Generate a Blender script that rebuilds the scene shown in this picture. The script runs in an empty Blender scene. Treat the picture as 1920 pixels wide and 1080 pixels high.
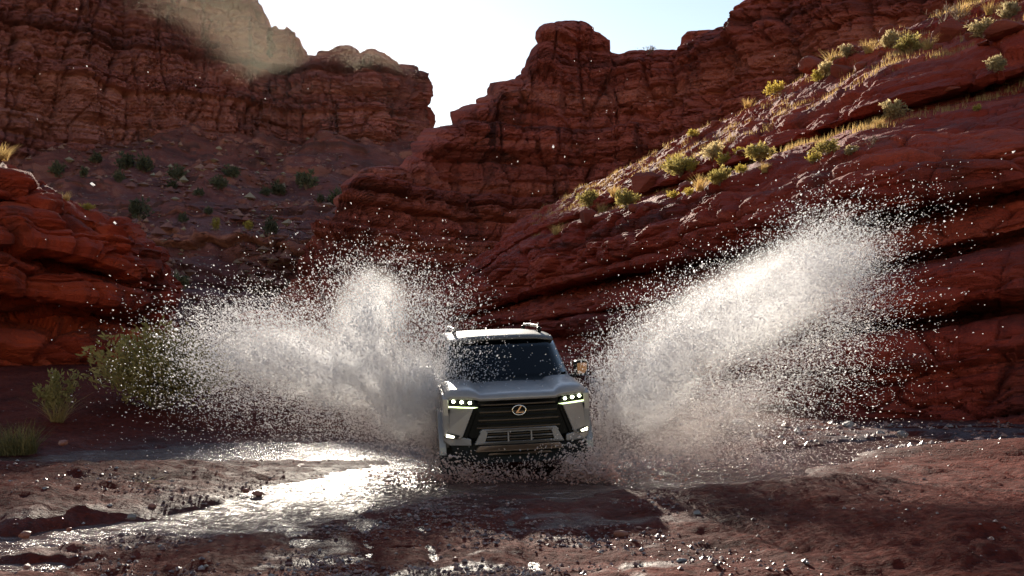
import bpy, bmesh, math, random
import numpy as np
from mathutils import Vector, Matrix, Euler

R = math.radians
random.seed(7)
rng = np.random.default_rng(11)
S = bpy.context.scene
C = S.collection

# ------------------------------------------------------------------ camera
F = 1867.0            # focal length in photograph pixels (35 mm lens)
HZ = 638.0            # row of the horizon
CAMZ = 1.7
cam_d = bpy.data.cameras.new('camera')
cam = bpy.data.objects.new('camera', cam_d)
C.objects.link(cam)
cam.location = (0, 0, CAMZ)
cam.rotation_euler = (R(90), 0, 0)
cam_d.sensor_width = 36.0
cam_d.lens = 36.0 * F / 1920.0
cam_d.shift_y = (HZ - 540.0) / 1920.0
cam_d.clip_end = 5000
S.camera = cam

# ------------------------------------------------------------------ light
SUN_PX, SUN_PY = 685.0, 63.5
sun_dir = Vector(((SUN_PX - 960) / F, 1.0, (HZ - SUN_PY) / F)).normalized()
sun_el = math.asin(sun_dir.z)
sun_az = math.atan2(sun_dir.x, sun_dir.y)
W = bpy.data.worlds.new('World')
S.world = W
W.use_nodes = True
wn = W.node_tree.nodes
wl = W.node_tree.links
sky = wn.new('ShaderNodeTexSky')
sky.sky_type = 'NISHITA'
sky.sun_disc = False
sky.sun_elevation = sun_el
sky.sun_rotation = sun_az
sky.altitude = 1300
sky.air_density = 1.45
sky.dust_density = 0.25
sky.ozone_density = 0.7
wb = wn.new('ShaderNodeMix'); wb.data_type = 'RGBA'; wb.blend_type = 'MULTIPLY'
wb.inputs[0].default_value = 1.0; wb.inputs[7].default_value = (1.05, 0.985, 1.02, 1)
wl.new(sky.outputs[0], wb.inputs[6]); wl.new(wb.outputs[2], wn['Background'].inputs[0])
wn['Background'].inputs[1].default_value = 0.062
sd = bpy.data.lights.new('sun', 'SUN')
sd.energy = 4.4
sd.angle = R(0.53)
sd.color = (1.0, 0.90, 0.75)
sun = bpy.data.objects.new('sun', sd)
C.objects.link(sun)
sun.rotation_euler = sun_dir.to_track_quat('Z', 'Y').to_euler()
S.view_settings.view_transform = 'Standard'
S.view_settings.look = 'None'
S.view_settings.exposure = 1.5
S.view_settings.gamma = 1.0
S.cycles.max_bounces = 8
S.cycles.diffuse_bounces = 5
S.cycles.glossy_bounces = 4
S.cycles.transmission_bounces = 6
S.cycles.transparent_max_bounces = 8
S.cycles.use_denoising = True
S.cycles.denoising_prefilter = 'FAST'
S.cycles.sample_clamp_indirect = 8.0
S.cycles.volume_bounces = 4
S.cycles.volume_step_rate = 2.0
S.cycles.volume_max_steps = 96


# ------------------------------------------------------------------ helpers
def tag(o, label=None, cat=None, group=None, kind=None):
    if label: o['label'] = label
    if cat: o['category'] = cat
    if group: o['group'] = group
    if kind: o['kind'] = kind
    return o


def at(px, py, Y):
    return Vector(((px - 960) * Y / F, Y, CAMZ + (HZ - py) * Y / F))


def empty(name, loc=(0, 0, 0), rot=(0, 0, 0)):
    o = bpy.data.objects.new(name, None)
    C.objects.link(o)
    o.location = loc
    o.rotation_euler = rot
    o.empty_display_size = 0.2
    return o


def mesh_np(name, V, faces, mat=None, parent=None, smooth=True, attrs=None):
    """faces: (n,k) int array of equal sized polygons"""
    me = bpy.data.meshes.new(name)
    V = np.asarray(V, dtype=np.float32).reshape(-1, 3)
    faces = np.asarray(faces, dtype=np.int32)
    n, k = faces.shape
    me.vertices.add(len(V))
    me.vertices.foreach_set('co', V.ravel())
    me.loops.add(n * k)
    me.loops.foreach_set('vertex_index', faces.ravel())
    me.polygons.add(n)
    me.polygons.foreach_set('loop_start', np.arange(0, n * k, k, dtype=np.int32))
    me.polygons.foreach_set('loop_total', np.full(n, k, dtype=np.int32))
    me.polygons.foreach_set('use_smooth', np.full(n, smooth, dtype=bool))
    if attrs:
        for an, arr in attrs.items():
            arr = np.asarray(arr, dtype=np.float32)
            if arr.ndim == 1:
                a = me.attributes.new(an, 'FLOAT', 'POINT')
                a.data.foreach_set('value', arr)
            else:
                a = me.attributes.new(an, 'FLOAT_COLOR', 'POINT')
                if arr.shape[1] == 3:
                    arr = np.concatenate([arr, np.ones((len(arr), 1), np.float32)], 1)
                a.data.foreach_set('color', arr.ravel())
    me.update(calc_edges=True)
    me.validate()
    o = bpy.data.objects.new(name, me)
    C.objects.link(o)
    if mat: me.materials.append(mat)
    if parent: o.parent = parent
    return o


def grid_faces(nv, nu):
    idx = np.arange(nv * nu).reshape(nv, nu)
    a = idx[:-1, :-1].ravel(); b = idx[:-1, 1:].ravel()
    c = idx[1:, 1:].ravel(); d = idx[1:, :-1].ravel()
    return np.stack([a, b, c, d], 1)


# ---- noise
_pr = np.random.default_rng(3)
_perm = _pr.permutation(256).astype(np.int64)
_perm = np.concatenate([_perm, _perm, _perm])
_g = _pr.normal(size=(256, 3))
_g /= np.linalg.norm(_g, axis=1)[:, None]


def perlin(x, y, z=0.0, seed=0):
    x, y, z = np.broadcast_arrays(np.asarray(x, float), np.asarray(y, float), np.asarray(z, float))
    x = x + seed * 17.17; y = y + seed * 7.31
    xi = np.floor(x); yi = np.floor(y); zi = np.floor(z)
    xf = x - xi; yf = y - yi; zf = z - zi
    xi = xi.astype(np.int64) & 255; yi = yi.astype(np.int64) & 255; zi = zi.astype(np.int64) & 255
    u = xf * xf * xf * (xf * (xf * 6 - 15) + 10)
    v = yf * yf * yf * (yf * (yf * 6 - 15) + 10)
    w = zf * zf * zf * (zf * (zf * 6 - 15) + 10)
    out = 0
    for dx in (0, 1):
        wx = u if dx else 1 - u
        for dy in (0, 1):
            wy = v if dy else 1 - v
            for dz in (0, 1):
                wz = w if dz else 1 - w
                h = _perm[(_perm[(_perm[(xi + dx) & 255] + yi + dy) & 255] + zi + dz) & 255]
                g = _g[h]
                out = out + wx * wy * wz * (g[..., 0] * (xf - dx) + g[..., 1] * (yf - dy) + g[..., 2] * (zf - dz))
    return out * 1.5


def fbm(x, y, z=0.0, oct=4, seed=0, gain=0.5, lac=2.03):
    s = 0; a = 1.0; f = 1.0
    for i in range(oct):
        s = s + a * perlin(x * f, y * f, np.asarray(z) * f, seed + i * 3)
        a *= gain; f *= lac
    return s


def hash01(i, seed=0):
    i = np.asarray(i).astype(np.int64)
    h = (i * 374761393 + seed * 668265263) & 0xFFFFFFFF
    h = ((h ^ (h >> 13)) * 1274126177) & 0xFFFFFFFF
    h = h ^ (h >> 16)
    return (h & 0xFFFFFF) / float(0xFFFFFF)


def sstep(a, b, x):
    t = np.clip((x - a) / (b - a), 0, 1)
    return t * t * (3 - 2 * t)


def strata(s, z, thick, seed, block=3.0, pw=4, crack=0.6, lateral=3.0):
    """bedded rock: returns (relief 0..1, layer random 0..1). s along the wall, z the bedding height"""
    r = np.random.default_rng(seed)
    n = 600
    t = thick * np.exp(r.normal(0, 0.55, n))
    edges = np.cumsum(t); edges -= edges[n // 2]
    k = np.clip(np.searchsorted(edges, z.ravel()).reshape(z.shape), 1, n - 1)
    lo = edges[k - 1]; hi = edges[k]
    f = (z - lo) / (hi - lo)
    hard = 0.25 + 0.75 * r.random(n)
    h = hard[k]
    lat = perlin(s / (thick * lateral * 2.2), k * 7.37, 0.5, seed)
    h = np.clip(h + 0.55 * lat, 0.0, 1.15)
    bulge = 1 - np.abs(2 * f - 1) ** pw
    # vertical joints split the bed into blocks
    bw = block * (0.5 + 1.2 * r.random(n))[k]
    q = s / bw + 31.7 * r.random(n)[k] + 0.25 * perlin(s / bw * 1.3, z / thick * 0.8, 2.5, seed + 2)
    qi = np.floor(q); qf = q - qi
    rnd = hash01(qi + k * 1013, seed)
    edge = np.minimum(qf, 1 - qf) * bw
    cr = np.exp(-(edge / (0.10 * block)) ** 2) * (hash01(qi + k * 977 + 5, seed) > 0.35)
    relief = (h * 0.75 + 0.35 * (rnd - 0.4) * (h > 0.25)) * bulge - crack * 0.35 * cr
    return relief, r.random(n)[k]


def worley(x, y, z, seed=0):
    """cell noise: (random per cell, distance to the nearest cell wall)"""
    xi, yi, zi = np.floor(x), np.floor(y), np.floor(z)
    f1 = np.full(x.shape, 9.0); f2 = np.full(x.shape, 9.0); idn = np.zeros(x.shape)
    for dx in (-1, 0, 1):
        for dy in (-1, 0, 1):
            for dz in (-1, 0, 1):
                cx, cy, cz = xi + dx, yi + dy, zi + dz
                k = (cx * 73856 + cy * 19349 + cz * 83492).astype(np.int64)
                d = np.sqrt((cx + hash01(k, seed) - x) ** 2 + (cy + hash01(k, seed + 1) - y) ** 2 + (cz + hash01(k, seed + 2) - z) ** 2)
                m = d < f1
                f2 = np.where(m, f1, np.minimum(f2, d)); f1 = np.where(m, d, f1)
                idn = np.where(m, hash01(k, seed + 3), idn)
    return idn, f2 - f1


def smooth1(P, n, axis):
    if n < 1: return P
    k = np.exp(-0.5 * (np.arange(-3 * n, 3 * n + 1) / n) ** 2); k /= k.sum()
    pad = [(0, 0)] * P.ndim; pad[axis] = (3 * n, 3 * n)
    Q = np.pad(P, pad, mode='edge')
    return np.apply_along_axis(lambda m: np.convolve(m, k, mode='valid'), axis, Q)


def normals(P):
    du = np.gradient(P, axis=1); dv = np.gradient(P, axis=0)
    n = np.cross(du, dv)
    n /= np.linalg.norm(n, axis=2)[..., None] + 1e-9
    # towards the canyon (the open side)
    flip = np.sign((n * (np.array([0, 0, 3.0]) - P)).sum(2).mean())
    return n * flip


def control_wall(cols, rows, nu, seg):
    """rows: [(py list, Y list)]; seg: samples between rows. Returns (nv,nu,3) and mapping"""
    cols = np.array(cols, float)
    px = np.linspace(cols[0], cols[-1], nu)
    L = []
    for py, Y in rows:
        a = np.interp(px, cols, py); b = np.interp(px, cols, Y)
        L.append(np.stack([(px - 960) * b / F, b, CAMZ + (HZ - a) * b / F], 1))
    L = np.array(L)
    L = smooth1(L, max(1, nu // 60), 1)
    out = []
    for i in range(len(L) - 1):
        t = np.linspace(0, 1, seg[i], endpoint=(i == len(L) - 2))
        out.append(L[i][None] * (1 - t)[:, None, None] + L[i + 1][None] * t[:, None, None])
    return np.concatenate(out, 0)


def project(P):
    return 960 + F * P[..., 0] / P[..., 1], HZ - F * (P[..., 2] - CAMZ) / P[..., 1]


def pick(P, px, py):
    """the point of a surface that shows at a pixel of the photograph (nearest to the viewer)"""
    a, b = project(P)
    d = np.hypot(a - px, b - py)
    m = d < max(6.0, d.min() * 1.5)
    Y = np.where(m, P[..., 1], 1e9)
    i = np.unravel_index(np.argmin(Y), Y.shape)
    return Vector(P[i])


# ------------------------------------------------------------------ materials
def new_mat(name):
    m = bpy.data.materials.new(name)
    m.use_nodes = True
    nt = m.node_tree
    return m, nt, nt.nodes['Principled BSDF']


def simple(name, col, rough=0.5, metal=0.0, emit=None, es=0.0, coat=0.0, spec=None, var=0.0):
    m, nt, b = new_mat(name)
    b.inputs['Base Color'].default_value = (*col, 1)
    b.inputs['Roughness'].default_value = rough
    b.inputs['Metallic'].default_value = metal
    b.inputs['Coat Weight'].default_value = coat
    if spec is not None: b.inputs['Specular IOR Level'].default_value = spec
    if emit:
        b.inputs['Emission Color'].default_value = (*emit, 1)
        b.inputs['Emission Strength'].default_value = es
    if var:
        no = nt.nodes.new('ShaderNodeTexNoise')
        tc = nt.nodes.new('ShaderNodeTexCoord')
        nt.links.new(tc.outputs['Object'], no.inputs['Vector'])
        no.inputs['Scale'].default_value = 9; no.inputs['Detail'].default_value = 6
        mx = nt.nodes.new('ShaderNodeMix'); mx.data_type = 'RGBA'
        mx.inputs[6].default_value = (*[c * (1 - var) for c in col], 1)
        mx.inputs[7].default_value = (*[min(1, c * (1 + var)) for c in col], 1)
        nt.links.new(no.outputs['Fac'], mx.inputs[0])
        nt.links.new(mx.outputs[2], b.inputs['Base Color'])
    return m


def ramp(nt, fac, stops):
    r = nt.nodes.new('ShaderNodeValToRGB')
    while len(r.color_ramp.elements) > 1: r.color_ramp.elements.remove(r.color_ramp.elements[-1])
    r.color_ramp.elements[0].position = stops[0][0]
    r.color_ramp.elements[0].color = (*stops[0][1], 1)
    for p, c in stops[1:]:
        e = r.color_ramp.elements.new(p); e.color = (*c, 1)
    nt.links.new(fac, r.inputs[0])
    return r.outputs[0]


def mixc(nt, fac, a, b, mode='MIX'):
    mx = nt.nodes.new('ShaderNodeMix'); mx.data_type = 'RGBA'; mx.blend_type = mode
    for sock, val in ((mx.inputs[0], fac), (mx.inputs[6], a), (mx.inputs[7], b)):
        if hasattr(val, 'is_linked') or isinstance(val, bpy.types.NodeSocket):
            nt.links.new(val, sock)
        elif isinstance(val, (int, float)):
            sock.default_value = val
        else:
            sock.default_value = (*val, 1)
    return mx.outputs[2]


def noise(nt, vec, scale, detail=6, rough=0.55, dist=0.0):
    n = nt.nodes.new('ShaderNodeTexNoise')
    n.inputs['Scale'].default_value = scale; n.inputs['Detail'].default_value = detail
    n.inputs['Roughness'].default_value = rough; n.inputs['Distortion'].default_value = dist
    nt.links.new(vec, n.inputs['Vector'])
    return n.outputs['Fac']


def mapping(nt, vec, scale):
    m = nt.nodes.new('ShaderNodeMapping'); m.inputs['Scale'].default_value = scale
    nt.links.new(vec, m.inputs['Vector'])
    return m.outputs[0]


def rock_mat(name, dark, base, light, unit, varnish=0.5, bump=0.6, rough=0.85, relief=0.16):
    """unit: metres of the main features"""
    m, nt, b = new_mat(name)
    g = nt.nodes.new('ShaderNodeNewGeometry').outputs['Position']
    at_ = nt.nodes.new('ShaderNodeAttribute'); at_.attribute_name = 'layer'
    band = noise(nt, mapping(nt, g, (0.06 / unit, 0.06 / unit, 1.1 / unit)), 1.0, 5, 0.6, 0.3)
    blot = noise(nt, mapping(nt, g, (0.25 / unit,) * 3), 1.0, 6, 0.6)
    lay = mixc(nt, 0.45, band, at_.outputs['Fac'])
    c1 = ramp(nt, lay, [(0.25, dark), (0.47, base), (0.72, light)])
    # desert varnish: blackish patches drawn out downwards
    v = noise(nt, mapping(nt, g, (0.55 / unit, 0.55 / unit, 0.12 / unit)), 1.0, 6, 0.62, 0.4)
    vm = nt.nodes.new('ShaderNodeMapRange')
    vm.inputs['From Min'].default_value = 0.53; vm.inputs['From Max'].default_value = 0.68
    vm.inputs['To Max'].default_value = varnish
    nt.links.new(v, vm.inputs['Value'])
    c2 = mixc(nt, vm.outputs[0], c1, tuple(d * 0.45 + 0.008 for d in dark))
    bl = ramp(nt, blot, [(0.3, (0.72, 0.70, 0.72)), (0.7, (1.18, 1.16, 1.1))])
    c3 = mixc(nt, 1.0, c2, bl, 'MULTIPLY')
    nt.links.new(c3, b.inputs['Base Color'])
    b.inputs['Roughness'].default_value = rough
    b.inputs['Specular IOR Level'].default_value = 0.35
    fine = noise(nt, mapping(nt, g, (0.9 / unit, 0.9 / unit, 5.0 / unit)), 1.0, 8, 0.65, 0.2)
    grit = noise(nt, mapping(nt, g, (5 / unit,) * 3), 1.0, 6, 0.7)
    ad = nt.nodes.new('ShaderNodeMath'); ad.operation = 'MULTIPLY_ADD'
    nt.links.new(fine, ad.inputs[0]); ad.inputs[1].default_value = 1.6
    nt.links.new(grit, ad.inputs[2])
    bp = nt.nodes.new('ShaderNodeBump')
    bp.inputs['Strength'].default_value = bump
    bp.inputs['Distance'].default_value = relief * unit
    nt.links.new(ad.outputs[0], bp.inputs['Height'])
    nt.links.new(bp.outputs[0], b.inputs['Normal'])
    return m


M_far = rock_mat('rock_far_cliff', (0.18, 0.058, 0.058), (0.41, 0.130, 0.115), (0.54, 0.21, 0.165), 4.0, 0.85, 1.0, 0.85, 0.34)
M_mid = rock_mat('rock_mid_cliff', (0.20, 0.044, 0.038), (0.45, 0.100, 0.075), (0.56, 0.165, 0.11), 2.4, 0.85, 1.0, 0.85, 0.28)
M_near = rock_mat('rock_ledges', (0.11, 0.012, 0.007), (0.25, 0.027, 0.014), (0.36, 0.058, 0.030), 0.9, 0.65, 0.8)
M_left = rock_mat('rock_orange', (0.12, 0.012, 0.004), (0.31, 0.030, 0.007), (0.42, 0.062, 0.016), 0.8, 0.7, 0.8)
M_boulder = rock_mat('rock_boulder', (0.10, 0.018, 0.011), (0.20, 0.038, 0.022), (0.29, 0.075, 0.045), 0.5, 0.3, 0.5)


def scree_mat():
    m, nt, b = new_mat('scree_slope')
    g = nt.nodes.new('ShaderNodeNewGeometry').outputs['Position']
    a = noise(nt, mapping(nt, g, (0.10, 0.10, 0.30)), 1.0, 6, 0.6)
    c = ramp(nt, a, [(0.3, (0.065, 0.015, 0.012)), (0.5, (0.13, 0.030, 0.022)), (0.7, (0.20, 0.056, 0.040))])
    vo = nt.nodes.new('ShaderNodeTexVoronoi'); vo.inputs['Scale'].default_value = 0.9
    nt.links.new(g, vo.inputs['Vector'])
    peb = ramp(nt, vo.outputs['Distance'], [(0.12, (1, 1, 1)), (0.30, (0, 0, 0))])
    where = ramp(nt, noise(nt, mapping(nt, g, (0.035, 0.035, 0.05)), 1.0, 4), [(0.45, (0, 0, 0)), (0.62, (1, 1, 1))])
    f = mixc(nt, 1.0, peb, where, 'MULTIPLY')
    c = mixc(nt, f, c, (0.25, 0.18, 0.13))
    at_ = nt.nodes.new('ShaderNodeAttribute'); at_.attribute_name = 'layer'
    gn = nt.nodes.new('ShaderNodeNewGeometry'); sp = nt.nodes.new('ShaderNodeSeparateXYZ')
    nt.links.new(gn.outputs['True Normal'], sp.inputs[0])
    steep = ramp(nt, sp.outputs['Z'], [(0.25, (1, 1, 1)), (0.6, (0, 0, 0))])
    band = ramp(nt, at_.outputs['Fac'], [(0.2, (0.075, 0.026, 0.024)), (0.55, (0.17, 0.055, 0.044)), (0.9, (0.27, 0.10, 0.07))])
    c = mixc(nt, steep, c, band)
    nt.links.new(c, b.inputs['Base Color'])
    b.inputs['Roughness'].default_value = 0.9
    bp = nt.nodes.new('ShaderNodeBump'); bp.inputs['Strength'].default_value = 0.7
    bp.inputs['Distance'].default_value = 0.7
    nt.links.new(noise(nt, mapping(nt, g, (0.5, 0.5, 1.5)), 1.0, 8, 0.65), bp.inputs['Height'])
    nt.links.new(bp.outputs[0], b.inputs['Normal'])
    return m


def ground_mat():
    m, nt, b = new_mat('red_mud')
    g = nt.nodes.new('ShaderNodeNewGeometry').outputs['Position']
    wet = nt.nodes.new('ShaderNodeAttribute'); wet.attribute_name = 'wet'
    cob = nt.nodes.new('ShaderNodeAttribute'); cob.attribute_name = 'cobble'
    n1 = noise(nt, mapping(nt, g, (0.8, 0.8, 0.8)), 1.0, 8, 0.62)
    n2 = noise(nt, mapping(nt, g, (14, 14, 14)), 1.0, 6, 0.7)
    n3 = noise(nt, mapping(nt, g, (3.2, 6.5, 3.2)), 1.0, 6, 0.6, 0.6)
    dry = ramp(nt, n1, [(0.3, (0.055, 0.008, 0.004)), (0.5, (0.105, 0.015, 0.008)), (0.72, (0.155, 0.028, 0.015))])
    speck = ramp(nt, n2, [(0.36, (0.55, 0.52, 0.52)), (0.5, (1, 1, 1)), (0.68, (1.35, 1.32, 1.28))])
    dry = mixc(nt, 1.0, dry, speck, 'MULTIPLY')
    wetc = mixc(nt, 1.0, dry, (0.58, 0.52, 0.52), 'MULTIPLY')
    c = mixc(nt, wet.outputs['Fac'], dry, wetc)
    grey = ramp(nt, n2, [(0.35, (0.05, 0.034, 0.036)), (0.65, (0.20, 0.155, 0.16))])
    c = mixc(nt, cob.outputs['Fac'], c, grey)
    nt.links.new(c, b.inputs['Base Color'])
    mr = nt.nodes.new('ShaderNodeMapRange')
    nt.links.new(wet.outputs['Fac'], mr.inputs['Value'])
    sp_ = nt.nodes.new('ShaderNodeMapRange'); nt.links.new(wet.outputs['Fac'], sp_.inputs['Value'])
    sp_.inputs['To Min'].default_value = 0.08; sp_.inputs['To Max'].default_value = 0.28
    nt.links.new(sp_.outputs[0], b.inputs['Specular IOR Level'])
    mr.inputs['To Min'].default_value = 0.9; mr.inputs['To Max'].default_value = 0.42
    nt.links.new(mr.outputs[0], b.inputs['Roughness'])
    vo = nt.nodes.new('ShaderNodeTexVoronoi'); vo.inputs['Scale'].default_value = 26; vo.inputs['Randomness'].default_value = 1.0
    nt.links.new(g, vo.inputs['Vector'])
    ph = ramp(nt, vo.outputs['Distance'], [(0.10, (0.55,) * 3), (0.42, (0.0,) * 3)])
    pm = mixc(nt, 1.0, ph, ramp(nt, noise(nt, mapping(nt, g, (1.3, 1.3, 1.3)), 1.0, 4), [(0.42, (0, 0, 0)), (0.6, (1, 1, 1))]), 'MULTIPLY')
    sm = nt.nodes.new('ShaderNodeMath'); sm.operation = 'ADD'
    nt.links.new(n2, sm.inputs[0]); nt.links.new(pm, sm.inputs[1])
    ad = nt.nodes.new('ShaderNodeMath'); ad.operation = 'MULTIPLY_ADD'
    nt.links.new(n3, ad.inputs[0]); ad.inputs[1].default_value = 2.2
    nt.links.new(sm.outputs[0], ad.inputs[2])
    bp = nt.nodes.new('ShaderNodeBump'); bp.inputs['Strength'].default_value = 0.9
    bp.inputs['Distance'].default_value = 0.05
    nt.links.new(ad.outputs[0], bp.inputs['Height'])
    nt.links.new(bp.outputs[0], b.inputs['Normal'])
    return m


def water_mat():
    m, nt, b = new_mat('muddy_water')
    g = nt.nodes.new('ShaderNodeNewGeometry').outputs['Position']
    foam = ramp(nt, noise(nt, mapping(nt, g, (2.2, 6.0, 2.2)), 1.0, 8, 0.7, 1.2), [(0.52, (0.075, 0.030, 0.022)), (0.60, (0.16, 0.085, 0.066)), (0.72, (0.50, 0.44, 0.42))])
    nt.links.new(foam, b.inputs['Base Color'])
    b.inputs['Roughness'].default_value = 0.25
    b.inputs['IOR'].default_value = 1.33
    n = noise(nt, mapping(nt, g, (4.0, 9.0, 4.0)), 1.0, 5, 0.6, 0.5)
    bp = nt.nodes.new('ShaderNodeBump'); bp.inputs['Strength'].default_value = 1.0
    bp.inputs['Distance'].default_value = 0.11
    nt.links.new(n, bp.inputs['Height'])
    nt.links.new(bp.outputs[0], b.inputs['Normal'])
    return m


def leaf_mat(name, a, b_, trans=0.45):
    m, nt, b = new_mat(name)
    oi = nt.nodes.new('ShaderNodeObjectInfo')
    at_ = nt.nodes.new('ShaderNodeAttribute'); at_.attribute_name = 'tone'
    c = mixc(nt, at_.outputs['Fac'], a, b_)
    v = ramp(nt, oi.outputs['Random'], [(0, (0.8, 0.8, 0.8)), (1, (1.2, 1.15, 1.05))])
    c = mixc(nt, 1.0, c, v, 'MULTIPLY')
    nt.links.new(c, b.inputs['Base Color'])
    b.inputs['Roughness'].default_value = 0.7
    b.inputs['Specular IOR Level'].default_value = 0.2
    tr = nt.nodes.new('ShaderNodeBsdfTranslucent')
    nt.links.new(c, tr.inputs[0])
    mx = nt.nodes.new('ShaderNodeMixShader'); mx.inputs[0].default_value = trans
    nt.links.new(b.outputs[0], mx.inputs[1]); nt.links.new(tr.outputs[0], mx.inputs[2])
    nt.links.new(mx.outputs[0], nt.nodes['Material Output'].inputs[0])
    return m


def drop_mat():
    m, nt, b = new_mat('water_spray')
    nt.nodes.remove(b)
    at_ = nt.nodes.new('ShaderNodeAttribute'); at_.attribute_name = 'tint'
    d = nt.nodes.new('ShaderNodeBsdfDiffuse'); t = nt.nodes.new('ShaderNodeBsdfTranslucent')
    gl = nt.nodes.new('ShaderNodeBsdfGlossy'); gl.inputs['Roughness'].default_value = 0.35
    nt.links.new(at_.outputs['Color'], d.inputs[0]); nt.links.new(at_.outputs['Color'], t.inputs[0])
    mx = nt.nodes.new('ShaderNodeMixShader'); mx.inputs[0].default_value = 0.75
    nt.links.new(d.outputs[0], mx.inputs[1]); nt.links.new(t.outputs[0], mx.inputs[2])
    m2 = nt.nodes.new('ShaderNodeMixShader'); m2.inputs[0].default_value = 0.10
    nt.links.new(mx.outputs[0], m2.inputs[1]); nt.links.new(gl.outputs[0], m2.inputs[2])
    nt.links.new(m2.outputs[0], nt.nodes['Material Output'].inputs[0])
    return m


M_scree = scree_mat()
M_ground = ground_mat()
M_water = water_mat()
M_drop = drop_mat()

# ------------------------------------------------------------------ ground
CH = np.array([(-9.0, 6.4), (-6.2, 7.6), (-4.3, 8.35), (-3.2, 9.1), (-2.5, 10.0), (-1.7, 11.4), (-0.9, 12.6), (0.2, 13.2),
               (1.4, 13.3), (2.7, 13.2), (4.2, 14.6), (6.0, 16.4), (7.4, 17.6)], float)
CW = np.array([0.6, 0.55, 0.50, 0.56, 0.75, 1.1, 1.5, 2.1, 1.9, 1.1, 0.7, 0.5, 0.4])
CH2 = np.array([(-12, 13.0), (-7.5, 13.9), (-6.2, 14.6), (-4.6, 15.4), (-3.0, 15.7), (-1.5, 15.2)], float)
CW2 = np.array([0.5, 0.55, 0.9, 1.25, 1.2, 0.9])


def chan(x, y, pts, wid):
    best = np.full(x.shape, 1e9)
    for i in range(len(pts) - 1):
        a, b = pts[i], pts[i + 1]
        d = b - a
        t = np.clip(((x - a[0]) * d[0] + (y - a[1]) * d[1]) / (d @ d), 0, 1)
        w = wid[i] * (1 - t) + wid[i + 1] * t
        r = np.hypot(x - a[0] - t * d[0], y - a[1] - t * d[1]) / w
        best = np.minimum(best, r)
    return best


def ground_z(x, y, fine=True):
    x = np.asarray(x, float); y = np.asarray(y, float)
    z = 0.035 * fbm(x * 0.55, y * 0.55, 0.3, 4, 1)
    wx = x + 0.35 * fbm(x * 0.9, y * 0.9, 1.7, 3, 5); wy = y + 0.35 * fbm(x * 0.9, y * 0.9, 4.1, 3, 9)
    r = np.minimum(chan(wx, wy, CH, CW), chan(wx, wy, CH2, CW2))
    bank = 0.95 * sstep(13.0, 26.0, y) * sstep(-4.6, -8.6, x)
    bank = bank + 0.35 * sstep(7.5, 11, y) * sstep(-2.8, -5.0, x) * sstep(14.2, 12.2, y) * 0.45
    mound = 0.30 * np.exp(-((x - 4.8) / 1.9) ** 2 - ((y - 8.6) / 1.5) ** 2) + 0.16 * np.exp(-((x - 3.3) / 1.6) ** 2 - ((y - 10.8) / 0.9) ** 2)
    mound = mound + 0.22 * np.exp(-((x - 7.6) / 1.6) ** 2 - ((y - 14.6) / 0.8) ** 2)
    z = z + bank + mound + 0.006 * np.clip(y - 24, 0, 80) + 0.02
    if fine:
        dune = sstep(1.5, 3.2, x) * sstep(16, 12, y)
        z = z + dune * 0.022 * (1 - np.abs(perlin(x * 0.9 + 0.5 * y, y * 3.0, 0.2, 21)) * 2)
        near = sstep(16, 12, y)
        z = z + 0.020 * fbm(x * 3.2, y * 3.2, 0.7, 4, 33) * (1 + 1.2 * sstep(-2.2, -3.2, x)) + near * (0.045 * fbm(x * 1.3, y * 1.3, 2.7, 3, 35) + 0.012 * fbm(x * 9.0, y * 9.0, 0.2, 2, 37))
        z = z - near * 0.035 * np.exp(-(perlin(x * 1.1 + 0.16 * y, y * 0.12, 0.0, 38) / 0.10) ** 2) * sstep(-3.5, -2.0, x)
    depth = 0.22 * np.exp(-(r / 0.9) ** 4)
    z = z * (1 - 0.9 * np.exp(-(r / 1.25) ** 4)) - depth
    for (cx, cy, a, b2) in ((-3.75, 7.55, 0.42, 0.20), (-0.06, 10.15, 0.16, 0.10), (-0.9, 8.2, 0.1, 0.05)):
        rr = np.hypot((x - cx) / a, (y - cy) / b2)
        z = z * (1 - np.exp(-rr ** 4)) - 0.075 * np.exp(-(rr / 1.05) ** 4)
    return z


NUG, NVG = 450, 370
pxs = np.linspace(-700, 2600, NUG)
ys = np.concatenate([np.geomspace(3.2, 30, NVG - 60), np.geomspace(30.5, 900, 60)])
PX, YY = np.meshgrid(pxs, ys)
XX = (PX - 960) * YY / F
ZZ = ground_z(XX, YY)
rch = np.minimum(chan(XX, YY, CH, CW), chan(XX, YY, CH2, CW2))
wet = 0.9 * np.exp(-(rch / 1.45) ** 2)
patch = fbm(XX * 0.9 + 3, YY * 1.6, 0.0, 4, 41)
fore = sstep(-2.6, -1.2, XX) * sstep(2.2, 0.9, XX) * sstep(13.5, 11.0, YY)
wet = np.maximum(wet, fore * sstep(0.05, 0.5, patch) * 0.85)
wet = np.maximum(wet, 0.35 * sstep(0.2, 0.6, patch) * sstep(17, 13, YY) * (XX < 2.0))
wet = np.clip(wet + 0.25 * fbm(XX * 4, YY * 4, 0, 3, 44) * (wet > 0.1), 0, 1)
cob = 0.8 * sstep(4.0, 6.0, XX) * sstep(14.9, 15.8, YY + 0.35 * patch) * sstep(21.5, 19, YY) * sstep(-0.35, 0.1, patch)
ground = mesh_np('ground', np.stack([XX, YY, ZZ], 2), grid_faces(NVG, NUG), M_ground,
                 attrs={'wet': wet.ravel(), 'cobble': cob.ravel()})
tag(ground, 'wet red mud and gravel floor of the desert wash', 'ground', kind='structure')

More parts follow.
